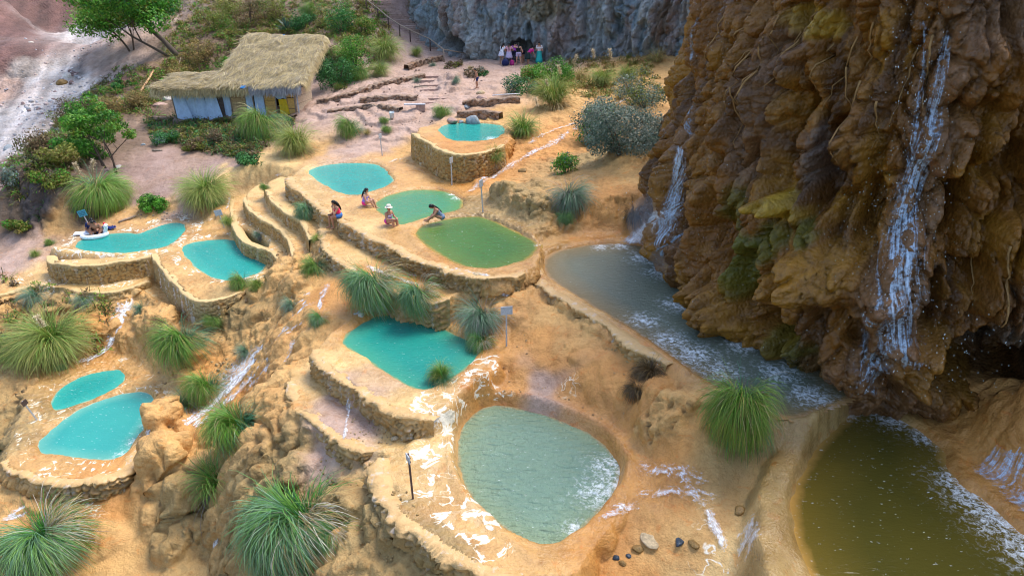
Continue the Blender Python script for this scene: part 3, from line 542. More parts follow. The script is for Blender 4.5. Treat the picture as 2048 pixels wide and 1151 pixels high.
def ribbon_wall(path, z, size, bulge, mat, label, i, hgt=None, cat="wall", name="stone_wall"):
    P = smooth_poly([W(a, b, z) for a, b in path], closed=False, n=2); P, s = resample(P, .05)
    T = np.gradient(P[:, :2], axis=0); T /= np.linalg.norm(T, axis=1)[:, None] + 1e-9; N = np.c_[T[:, 1], -T[:, 0]]
    dl = hz(P[:, 0]+N[:, 0]*.5, P[:, 1]+N[:, 1]*.5).mean(); dr = hz(P[:, 0]-N[:, 0]*.5, P[:, 1]-N[:, 1]*.5).mean()
    if dl > dr: N = -N
    zt = hz(P[:, 0]-N[:, 0]*.28, P[:, 1]-N[:, 1]*.28) + .0; zt = np.clip(zt, z+CZ-.12, z+CZ+.12); zt = np.convolve(np.pad(zt, 6, mode='edge'), np.ones(13)/13, 'valid')
    # drop to the lowest ground a little outside the edge
    zb = np.min([hz(P[:, 0]+N[:, 0]*o, P[:, 1]+N[:, 1]*o) for o in (.15, .3, .45)], axis=0) - .12
    zb = np.minimum(zb, zt - .12); 
    kk = np.ones(9)/9; zb = np.convolve(np.pad(zb, 4, mode='edge'), kk, 'valid')
    fade = sstep(0, .5, s)*sstep(0, .5, s[-1]-s)
    H = zt - zb; nr = max(6, int(np.percentile(H, 90)/.045)); v = np.linspace(0, 1, nr)
    S = np.repeat(s[None], nr, 0); Hh = v[:, None]*H[None]
    su = S/size + (fbm(S*1.3, Hh*1.3, 7+i, 2)-.5)*.6; hu = Hh/(size*.72)
    if mat is WALL_C:
        wv = .55 + .9*vn(S*.9, Hh*.9, 33+i); su = su*wv + (fbm(S*2.3, Hh*2.3, 8+i, 3)-.5)*1.4; hu = hu*(.55+.3*wv) + (fbm(S*2.0, Hh*2.0, 9+i, 3)-.5)*1.2
    f1, f2, cid = worley(su, hu, 100+i); L = np.sqrt(np.clip(1-(f1/.72)**2, 0, 1))*sstep(0, .22, f2-f1)
    if mat is WALL_C: L = np.clip(1-f1*f1*1.2, 0, 1)*sstep(-.02, .2, f2-f1)*(.45 + .75*vn(S*1.1, Hh*1.5, 36+i)); bulge_ = bulge*2.1
    else: bulge_ = bulge
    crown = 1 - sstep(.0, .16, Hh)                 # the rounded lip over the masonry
    off = bulge_*(L*(.75 + .5*cid)*(1-.5*crown) + .45*crown) + .02 + (fbm(S*.9, Hh*.9, 17+i, 3)-.5)*bulge*1.5
    off = off*(.15+.85*fade) + Hh*.07
    tz = (fbm(S*2.2, S*0+i, 27, 3)-.5)*(.13 if mat is WALL_C else .10)
    off = off + ((fbm(S*1.0, S*0+i*3, 28, 3)-.5)*(.34 if mat is WALL_C else .12))*fade
    x = P[:, 0] + N[:, 0]*off; y = P[:, 1] + N[:, 1]*off; zz = zt + .02 + tz*(1-v[:, None]) - Hh
    # lip rows reaching back over the shelf
    back = [(.05, .02), (-.12, .02), (-.30, -.01), (-.42, -.12)]
    RX = [P[:, 0]+N[:, 0]*(off[0]*f if f > .04 else f) for f, _ in back[::-1]]; RY = [P[:, 1]+N[:, 1]*(off[0]*f if f > .04 else f) for f, _ in back[::-1]]; RZ = [zt + dz + tz[0]*max(0, 1+f*2.6) for f, dz in back[::-1]]
    X = np.r_[np.array(RX), x]; Y = np.r_[np.array(RY), y]; Z = np.r_[np.array(RZ), zz]
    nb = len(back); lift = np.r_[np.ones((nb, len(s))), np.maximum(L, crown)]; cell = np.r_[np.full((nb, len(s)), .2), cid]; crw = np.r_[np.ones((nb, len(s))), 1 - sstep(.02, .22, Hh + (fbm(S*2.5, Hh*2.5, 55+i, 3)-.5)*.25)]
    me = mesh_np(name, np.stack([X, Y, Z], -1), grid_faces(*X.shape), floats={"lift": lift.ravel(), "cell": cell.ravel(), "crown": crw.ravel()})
    c = np.array([X.mean(), Y.mean(), Z.min()]); me.transform(Matrix.Translation(-Vector(c)))
    o = obj(name, me, mat); o.location = c; tag(o, label, cat, "walls round the pools and ledges"); return o
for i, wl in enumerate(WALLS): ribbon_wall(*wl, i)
# ------------------------------------------------------------------ the dripping travertine cliffs
def cliff(name, base, zlo, zhi, lean, step, seed, spots, patches, mat_fn, under, capback=14):
    P = smooth_poly([np.array([a, b, 0.]) for a, b in base], closed=False, n=3); P, s = resample(P, step)
    T = np.gradient(P[:, :2], axis=0); T /= np.linalg.norm(T, axis=1)[:, None]; N = np.c_[T[:, 1], -T[:, 0]]
    ctr = P[:, :2].mean(0)
    if (N*(-P[:, :2])).sum() < 0: N = -N
    for _ in range(12): N = (np.roll(N, 1, 0)+N+np.roll(N, -1, 0)) if False else np.stack([np.convolve(np.pad(N[:, q], 6, mode='edge'), np.ones(13)/13, 'valid') for q in (0, 1)], 1)
    N /= np.linalg.norm(N, axis=1)[:, None]
    hv = np.arange(zlo, zhi, step); S, H = np.meshgrid(s, hv); h = H - zlo
    X = P[:, 0][None] - N[:, 0][None]*lean(h); Y = P[:, 1][None] - N[:, 1][None]*lean(h); Z = H + CZ
    U, V, Dp = project(np.stack([X, Y, Z], -1))
    def find(px, py):
        q = (U-px)**2 + (V-py)**2 + np.where((N[None, :, 0]*X + N[None, :, 1]*Y) > 0, 1e5, 0) + Dp*.5
        i = np.unravel_index(np.argmin(q), q.shape); return S[i], H[i]
    wS = S + (fbm(S*.45, H*.3, seed, 3)-.5)*1.8; wH = H + (fbm(S*.4, H*.4, seed+5, 3)-.5)*1.2
    D = np.zeros(S.shape); q0 = fbm(S*.8, H*.8, seed+70, 3)*6
    l1, c1 = lump(wS/1.7, wH/3.6, seed+11, .95); l2, c2 = lump(wS/.62 + .2*l1, wH/1.25, seed+12, .9); l3, _ = lump(wS/.30, wH/.46 + .3*l2, seed+13, .88); l4, _ = lump(wS/.14, wH/.15, seed+14, .88); l5, _ = lump(S/.42 + .15*q0, wH/2.6, seed+15, .8)
    m1, k1 = cobble(wS/.52, wH/1.2, seed+81); m2, _ = cobble(wS/.25 + .2*m1, wH/.36, seed+82); m3, _ = cobble(wS/.115, wH/.12, seed+83); dp = drip(wS/1.05, wH/3.4, seed+84); dp2 = drip(S/.5 + .3*q0/6, H/1.9, seed+85)
    dq = drip(wS/.95, wH/5.5, seed+88)
    D += .55*dp + .55*dq + .32*dp2*(.4+.8*vn(S*.5, H*.4, seed+86)) + .42*(m1-.4)*(.5+.7*k1) + .15*(m2-.4) + .06*(m3-.4)*(.4+.8*vn(S*.8, H*.8, seed+87)) - .5
    D += .35*(l1-.5) + .2*(l2-.4)
    D += (fbm(S*.25, H*.2, seed+20, 3)-.5)*2.0
    cave = np.zeros(S.shape)
    for px, py, rs, rh, a in spots:
        s0, h0 = find(px, py); q = ((S-s0)/rs)**2 + ((H-h0)/rh)**2 + (fbm(S*1.4, H*1.1, seed+30, 3)-.5)*.9
        g = 1 - sstep(.25, 1.15, q)
        D += a*g
        if a < 0: cave = np.maximum(cave, g)
    D *= under(S, H, h)
    X = X + N[:, 0][None]*D; Y = Y + N[:, 1][None]*D
    droop = .14*dp + .06*dp2
    Z = Z - droop
    base_c, parts = mat_fn
    colr = np.zeros(S.shape + (3,)); colr[:] = base_c
    q = fbm(S*.35, H*.25, seed+41, 4); q2 = fbm(S*1.1, H*.6, seed+44, 4)
    for kind, col, lo, hi in parts:
        w = sstep(lo, hi, q if kind == 'a' else (q2 if kind == 'b' else 1-l2 if kind == 'c' else fbm(S*1.6, H*.22, seed+60, 3)))
        colr = colr*(1-w[..., None]) + np.array(col)*w[..., None]
    for px, py, rs, rh, col, st in patches:
        s0, h0 = find(px, py); qq = ((S-s0)/rs)**2 + ((H-h0)/rh)**2 + (fbm(S*1.3, H*1.0, seed+50, 4)-.5)*1.6
        w = st*(1-sstep(.3, 1.2, qq)); colr = colr*(1-w[..., None]) + np.array(col)*w[..., None]
    G = np.stack([X, Y, Z], -1)
    # closed top: two rows running back into the hill
    capr = [np.stack([X[-1]-N[:, 0]*o, Y[-1]-N[:, 1]*o, np.full(len(s), zhi+CZ+u)], -1) for o, u in ((2, .8), (capback, 1.5))]
    G = np.concatenate([G, np.array(capr)]); colr = np.concatenate([colr, colr[-1:], colr[-1:]])
    me = mesh_np(name, G, grid_faces(*G.shape[:2])[:, ::1], {"Col": colr.reshape(-1, 3)})
    return me, dict(S=S, H=H, G=G[:len(hv)], s=s, hv=hv, N=N, find=find)
def rock_mat(name, rough=(.28, .75), bs=.7):
    k = NT(name); co = k.coord(); c = k.attr("Col"); n = k.noise(co, 3.2, 6, .62); n2 = k.noise(co, 13, 5, .6); v = k.voro(co, 9, 'SMOOTH_F1').outputs['Distance']
    st = k.noise(k.map(co, (3.5, 3.5, .35)), 1.0, 5, .6)
    c = k.mix(k.mr(n, .35, .65), k.mix(1.0, c, (.78, .75, .72), 'MULTIPLY'), k.mix(1.0, c, (1.2, 1.18, 1.12), 'MULTIPLY'))
    c = k.mix(k.mr(st, .56, .7, 0, .6), c, k.mix(1.0, c, (.55, .55, .6), 'MULTIPLY'))
    c = k.mix(k.mr(n2, .58, .75, 0, .5), c, k.mix(1.0, c, (1.6, 1.5, 1.4), 'MULTIPLY'))
    k.base(c); k.rough(k.mr(n, .3, .7, *rough)); k.spec(.4)
    k.bump(k.math('ADD', k.math('MULTIPLY', v, -.9), k.math('ADD', n2, k.math('MULTIPLY', n, .5))), bs, .11); return k.m
BRN, OCHD, PURP, MOSS, GRYD, BLK, YEL = (.20,.083,.013), (.29,.135,.012), (.17,.085,.034), (.09,.11,.012), (.16,.14,.13), (.05,.04,.03), (.40,.25,.025)
BASE_R = [(24,52),(16,44),(10.5,36),(7.6,30),(6.5,27),(6.5,24.5),(6.9,22),(8.2,19.2),(9.6,17.3),(10.9,16.9),(12.6,16.9),(14.6,15.6),(17,13),(22,10),(28,7)]
SPOTS_R = [ # px, py, half width along, half height, depth (+ out, - hollow)
 (1960,720,1.7,1.0,-2.6),(1850,600,.35,1.1,-1.0),(1720,640,.25,.5,-.9),(1570,640,.8,.7,-1.2),(1510,560,.6,1.4,-1.0),(1460,470,.7,1.3,-.9),(1680,330,.5,1.6,-1.3),(1640,180,.3,1.3,-.8),(1590,300,.5,1.2,-.7),(1745,420,.3,1.1,-.9),(1890,400,.3,1.0,-1.0),(1980,300,.6,.7,-.7),(1930,540,.5,.5,-.7),
 (1420,450,.7,1.8,-1.0),(1370,420,.9,1.2,-1.5),(1440,610,1.3,.9,1.2),(1680,540,1.2,.9,.9),(1790,560,.6,1.8,1.0),(1820,700,.9,.9,1.0),(1580,400,.55,.35,1.1),(1380,250,1.0,2.2,.6),(1480,260,.6,1.6,.5),(1900,270,1.0,.8,.7),(1990,560,.7,.8,.8),(1700,720,.6,.8,.6),(1950,130,.9,.9,.6),(1640,130,.9,.6,.7),(1760,230,.7,1.2,.5),(1560,200,.5,1.6,.5),(1730,300,.45,1.2,.6),(2010,460,.8,.7,.8),(1560,560,.4,.4,.4),(1340,480,.5,.9,.6),
]
PATCH_R = [
 (1640,30,.9,.5,YEL,.6),(1680,40,.6,.5,YEL,.7),(1620,200,.7,1.0,OCHD,.6),(1590,400,.8,.5,YEL,.9),(1560,350,.7,.8,OCHD,.8),(1640,520,1.0,.8,OCHD,.95),(1690,500,.8,.8,OCHD,.7),(1600,560,.8,.6,OCHD,.8),(1440,610,1.3,.8,OCHD,.5),(1500,520,.8,1.2,MOSS,.8),(1480,420,.5,1.2,MOSS,.6),(1560,470,.6,.8,MOSS,.7),(1640,450,.5,.4,MOSS,.7),
 (1600,690,1.0,.9,MOSS,.55),(1700,410,.8,.6,OCHD,.5),(1790,600,.9,2.2,PURP,.9),(1830,420,.7,2.0,PURP,.9),(1880,180,.8,2.4,PURP,.8),(1700,750,1.2,1.0,PURP,.8),(1400,280,.8,2.4,PURP,.55),(1370,470,.9,1.2,PURP,.9),(1330,520,.8,1.0,PURP,.9),(1860,700,1.0,.9,OCHD,.55),(1900,760,.7,.6,OCHD,.5),(1980,450,.8,.7,OCHD,.5),(1640,320,.4,1.2,GRYD,.4),(1750,330,.3,1.2,OCHD,.6),(2010,700,1.5,1.0,BLK,.8),(1850,560,.3,1.0,BLK,.7),  # BLK in the cave and the narrow hollow: recess shade put into the colour
]
def under_r(S, H, h): return .35 + .65*sstep(.0, 2.2, h)
me, RC = cliff("dripping_cliff", BASE_R, -12.7, 2.6, lambda h: -.55*np.sin(np.clip(h/7, 0, 1)*3.14) + .14*np.maximum(h-5, 0), .045, 200, SPOTS_R, PATCH_R,
   (BRN, [('a', OCHD, .57, .70), ('b', (.25,.115,.022), .5, .66), ('a', PURP, .44, .34), ('d', (.11,.048,.012), .6, .75)]), under_r)
MAT_CLIFF = rock_mat("wet_brown_travertine", (.18, .45), .5); obj("brown_cliff", me, MAT_CLIFF, kind='structure')
LGR, BGR, DGR, PKG = (.30,.33,.34), (.20,.25,.28), (.10,.105,.115), (.26,.22,.21)
BASE_F = [(-13.5,90),(-11.3,76),(-9.9,68),(-8.0,63.8),(-5.2,61.0),(-1.5,59.6),(2,59.2),(6,58.4),(10,56.5),(14,54),(20,52),(28,48)]
SPOTS_F = [(915,85,1.0,.85,-2.6),(885,70,.35,.5,-.8),(1045,95,1.3,.8,-2.4),(1060,60,.4,.8,-.7),(900,40,.4,.8,-.7),(1230,60,.5,1.2,-.8),(1290,60,.5,1.0,-.8),(1160,80,.6,.5,-.6),(960,90,.9,1.3,.8),(1110,70,.9,1.6,.6),(850,30,.8,1.2,.5),(1000,40,.5,1.5,.4)]
PATCH_F = [(960,80,1.4,2.0,LGR,.9),(870,60,1.2,1.4,BGR,.8),(820,30,1.5,1.5,PKG,.8),(1090,20,2.0,1.2,(.22,.18,.09),.7),(1130,60,1.5,1.6,PKG,.7),(1200,50,1.0,2.0,LGR,.8),(1060,60,.8,1.2,BGR,.9),(1250,80,1.4,1.2,PKG,.6),(1330,40,1.0,2.0,(.13,.08,.045),.9)]
me, FC = cliff("grey_cliff", BASE_F, -9.4, 3.0, lambda h: .12*h, .085, 300, SPOTS_F, PATCH_F, ((.24,.25,.255), [('a', BGR, .5, .62), ('b', PKG, .52, .64), ('c', DGR, .75, 1.0), ('d', (.36,.38,.38), .56, .68)]), lambda S, H, h: .6 + .4*sstep(0, 2, h))  # kind c darkens the gaps between lumps: crevice shade put into the colour
MAT_CLIFF2 = rock_mat("grey_travertine", (.55, .9)); obj("grey_cliff", me, MAT_CLIFF2, kind='structure')
# ------------------------------------------------------------------ plants
def leaf_mat(name, rough=.5, trans=.3):
    k = NT(name); co = k.coord(); c = k.attr("Col"); n = k.noise(co, 3, 3)
    c = k.mix(n, k.mix(1.0, c, (.7, .7, .7), 'MULTIPLY'), k.mix(1.0, c, (1.3, 1.3, 1.25), 'MULTIPLY'))
    k.base(c); k.rough(rough); k.spec(.3)
    tr = k.n("BsdfTranslucent"); k.l(c, tr.inputs[0]); mx = k.n("MixShader"); mx.inputs[0].default_value = trans
    k.l(k.b.outputs[0], mx.inputs[1]); k.l(tr.outputs[0], mx.inputs[2])
    out = [x for x in k.t.nodes if x.type == 'OUTPUT_MATERIAL'][0]; k.l(mx.outputs[0], out.inputs[0]); return k.m
MAT_BLADE = leaf_mat("grass_blade", .42, .25); MAT_LEAF = leaf_mat("leaf", .5, .3)
def bark_mat(name, c):
    k = NT(name); co = k.coord(); n = k.noise(k.map(co, (6, 6, 1.2)), 2.5, 5, .65)
    k.base(k.ramp(n, [(.3, tuple(x*.5 for x in c)), (.7, c)])); k.rough(.9); k.bump(n, .6, .03); return k.m
MAT_BARK = bark_mat("bark", (.12,.085,.06)); MAT_DRYWOOD = bark_mat("dry_wood", (.36,.28,.21))
def blades(rs, n, L, R0, el, droop, width, cols, tipc=None, tipmix=.4, bias=(0, 0), biasw=.0, segs=6, lift=0.0, sector=None, Lvar=.5, stiff=1.0):
    az = rs.uniform(0, 2*np.pi, n) if sector is None else rs.normal(sector[0], sector[1], n)
    if biasw: 
        vx = np.cos(az) + bias[0]*biasw; vy = np.sin(az) + bias[1]*biasw; az = np.arctan2(vy, vx)
    nc = 22; cl = rs.randint(0, nc, n); caz = rs.normal(0, .55, nc); cel = rs.normal(0, 9, nc); cdr = rs.normal(1, .14, nc); az = az + caz[cl]*.8
    rad = R0*np.sqrt(rs.uniform(0, 1, n)); a0 = rs.uniform(0, 2*np.pi, n)*.6 + az*.4
    bx, by = rad*np.cos(az + rs.normal(0, .6, n)), rad*np.sin(az + rs.normal(0, .6, n))
    q = rad/max(R0, 1e-6)
    th = np.radians(el[1] + (el[0]-el[1])*np.clip(1 - q + rs.normal(0, .18, n), 0, 1) + cel[cl])
    dr = np.radians(droop[0] + (droop[1]-droop[0])*rs.uniform(0, 1, n))*cdr[cl]; LL = L*(1 + rs.uniform(-Lvar, Lvar*.6, n)); sl = LL/segs
    P = np.zeros((n, segs+1, 3)); P[:, 0] = np.stack([bx, by, np.full(n, lift)], 1)
    wob = rs.normal(0, .16, n)
    for i in range(segs):
        t = (i+.5)/segs; a = th - dr*t**stiff; azz = az + wob*t*3
        P[:, i+1] = P[:, i] + np.stack([np.cos(a)*np.cos(azz), np.cos(a)*np.sin(azz), np.sin(a)], 1)*sl[:, None]
    sd = np.stack([-np.sin(az), np.cos(az), rs.normal(0, .35, n)], 1); sd /= np.linalg.norm(sd, axis=1)[:, None]
    w = width*np.array([.8, 1, 1, .95, .8, .55, .1, .05])[:segs+1][None, :, None]*(1 + rs.uniform(-.3, .3, n))[:, None, None]
    V = np.stack([P - sd[:, None]*w*.5, P + sd[:, None]*w*.5], 2).reshape(-1, 3)
    b = (np.arange(n)*(segs+1)*2)[:, None, None] + (np.arange(segs)*2)[None, :, None] + np.array([0, 1, 3, 2])[None, None]
    cols = np.array(cols); ccol_ = cols[rs.randint(0, len(cols), nc)]; ci = np.where((rs.rand(n) < .55)[:, None], ccol_[cl], cols[rs.randint(0, len(cols), n)])*(1 + rs.uniform(-.3, .3, n))[:, None]*(1 + rs.normal(0, .16, nc))[cl][:, None]
    t = np.linspace(0, 1, segs+1)[None, :, None]; C = np.repeat(ci[:, None], segs+1, 1)
    if tipc is not None: C = C*(1 - tipmix*t**2) + np.array(tipc)*tipmix*t**2
    return V, b.reshape(-1, 4), np.repeat(C, 2, 1).reshape(-1, 3)
def cat_mesh(name, parts):
    V = []; F = []; C = []; o = 0
    for v, f, c in parts: V.append(v); F.append(f + o); C.append(c); o += len(v)
    return mesh_np(name, np.concatenate(V), np.concatenate(F), {"Col": np.concatenate(C)})
GRN = [(.06,.25,.022),(.09,.31,.03),(.035,.15,.02),(.15,.34,.04)]
BGR_ = [(.05,.19,.085),(.09,.26,.14),(.04,.15,.06),(.14,.28,.16)]
YGR = [(.19,.28,.035),(.25,.31,.05),(.10,.21,.03),(.32,.30,.08)]
STR = [(.42,.30,.12),(.36,.25,.10),(.48,.38,.20)]
GRYS = [(.30,.28,.27),(.22,.20,.21),(.38,.34,.30),(.18,.15,.14)]
DEADB = [(.12,.075,.03),(.08,.05,.025),(.20,.13,.05)]
WHT = [(.55,.52,.42),(.45,.42,.36)]
def tuft_parts(kind, seed, dense=1.0):
    rs = np.random.RandomState(seed); n = int(1000*dense); E = (92, 58)
    if kind == 'lush':   return [('green_blades', [blades(rs, n, 1.35, .15, E, (125, 195), .0125, GRN + YGR[:1], (.34,.40,.09), .55, (1, 0), 1.25, stiff=1.6, lift=.12), blades(rs, n//3, 1.25, .16, (84, 45), (120, 190), .010, BGR_, stiff=1.4)]), ('dry_skirt', [blades(rs, n//3, 1.0, .2, (55, 15), (90, 140), .010, STR + GRN[:1]), blades(rs, n//5, 1.4, .16, E, (110, 200), .0115, STR + YGR[2:], None, .4, (1, 0), 1.0, stiff=1.5, lift=.1)])]
    if kind == 'blue':   return [('green_blades', [blades(rs, n, 1.45, .16, (90, 52), (130, 205), .0125, BGR_ + GRN, (.36,.46,.26), .6, (1, 0), 1.35, stiff=1.5, lift=.12), blades(rs, n//3, 1.3, .2, (70, 35), (110, 170), .010, BGR_[:1] + GRN[:3], stiff=1.3)]), ('dry_skirt', [blades(rs, n//3, 1.15, .22, (45, 10), (80, 130), .010, GRYS + STR[:1]), blades(rs, n//6, 1.35, .18, (80, 45), (110, 190), .011, WHT + STR, None, .4, (0, 1), 1.2, stiff=1.5, lift=.1)])]
    if kind == 'yellow': return [('green_blades', [blades(rs, n, 1.3, .17, (93, 62), (85, 165), .0125, YGR + GRN[:2], (.50,.44,.15), .6, (1, 0), .8, stiff=1.5, lift=.08)]), ('dry_skirt', [blades(rs, n//2, 1.1, .22, (65, 20), (90, 140), .010, STR)])]
    if kind == 'greyg':  return [('green_blades', [blades(rs, int(n*.7), 1.2, .16, (92, 52), (80, 160), .010, BGR_ + GRYS[:1], (.40,.40,.32), .5, (1, 0), 1.1, stiff=1.4, lift=.08)]), ('dry_skirt', [blades(rs, int(n*.7), 1.1, .22, (60, 5), (90, 150), .010, GRYS)])]
    if kind == 'dead':   return [('dry_blades', [blades(rs, n, .8, .34, (100, 20), (90, 170), .016, DEADB, stiff=.8)])]
    if kind == 'straw':  return [('dry_blades', [blades(rs, n//2, 1.2, .17, (92, 50), (50, 140), .0125, STR + YGR[:1], stiff=1.4)])]
    if kind == 'skirted': return [('green_blades', [blades(rs, int(n*.55), 1.0, .18, (92, 55), (80, 150), .0125, YGR + GRN, (.3,.28,.1), .4, stiff=1.4)]), ('dry_skirt', [blades(rs, int(n*1.1), 1.35, .26, (25, -40), (70, 100), .011, GRYS + DEADB[:1])])]
    if kind == 'spiky':  return [('green_blades', [blades(rs, 110, .9, .06, (88, 5), (5, 25), .05, [(.10,.26,.05),(.16,.32,.06),(.07,.18,.05)])])]
    if kind == 'agave':  return [('green_blades', [blades(rs, 90, 1.0, .08, (88, 5), (0, 22), .09, [(.05,.12,.10),(.04,.09,.08)])])]
_proto = {}
def tuft(px, py, hpx, kind, label, group, var=0, wide=1.0, seed=None, dense=1.0, lean=None, up=0.0, name='grass_clump', cat='grass clump'):
    py0 = py; py = py - (.22*hpx if kind in ('lush', 'blue', 'greyg') and hpx > 26 else 0)
    g = surf(px, py); d = project(np.array(g))[2]; key = (kind, var) if seed is None else (kind, 's', seed)
    if key not in _proto: _proto[key] = [(nm, cat_mesh(nm, pr)) for nm, pr in tuft_parts(kind, 1000 + 17*var + len(kind)*7 + (seed or 0), dense)]
    Hn = {'lush': .92, 'blue': .92, 'yellow': 1.02, 'greyg': .95, 'dead': .6, 'straw': 1.0, 'skirted': .8, 'spiky': .8, 'agave': .9}[kind]
    s = .62*hpx*d/(FPX*.93)/Hn; wide = .55 + .45*wide
    t = thing(name, label, cat, (g.x, g.y, g.z - .06*s + up), random.Random(int(px*7+py)).uniform(0, 6.28), group)
    t.scale = (s*wide*.80, s*wide*.80, s*1.15)
    gx2 = hs(g.x+.7, g.y) - hs(g.x-.7, g.y); gy2 = hs(g.x, g.y+.7) - hs(g.x, g.y-.7); st = math.hypot(gx2, gy2)
    if kind in ('lush', 'blue', 'greyg', 'yellow', 'skirted'):
        a = math.atan2(-gy2, -gx2) if st > .12 else random.Random(int(px*3+py)).uniform(3.2, 5.4); tl = min(.55, .22 + st*.18)
        t.rotation_euler = (Matrix.Rotation(tl, 3, Vector((-math.sin(a), math.cos(a), 0))) @ Matrix.Rotation(a, 3, 'Z')).to_euler()
    for nm, me in _proto[key]: obj(nm, me, MAT_BLADE, t)
    return t
G = "pampas grass clumps on the terraces"; GS = "small grass tufts between the pools"; GH = "grass clumps on the far hillside"; GB = "grass clumps at the foot of the slope"
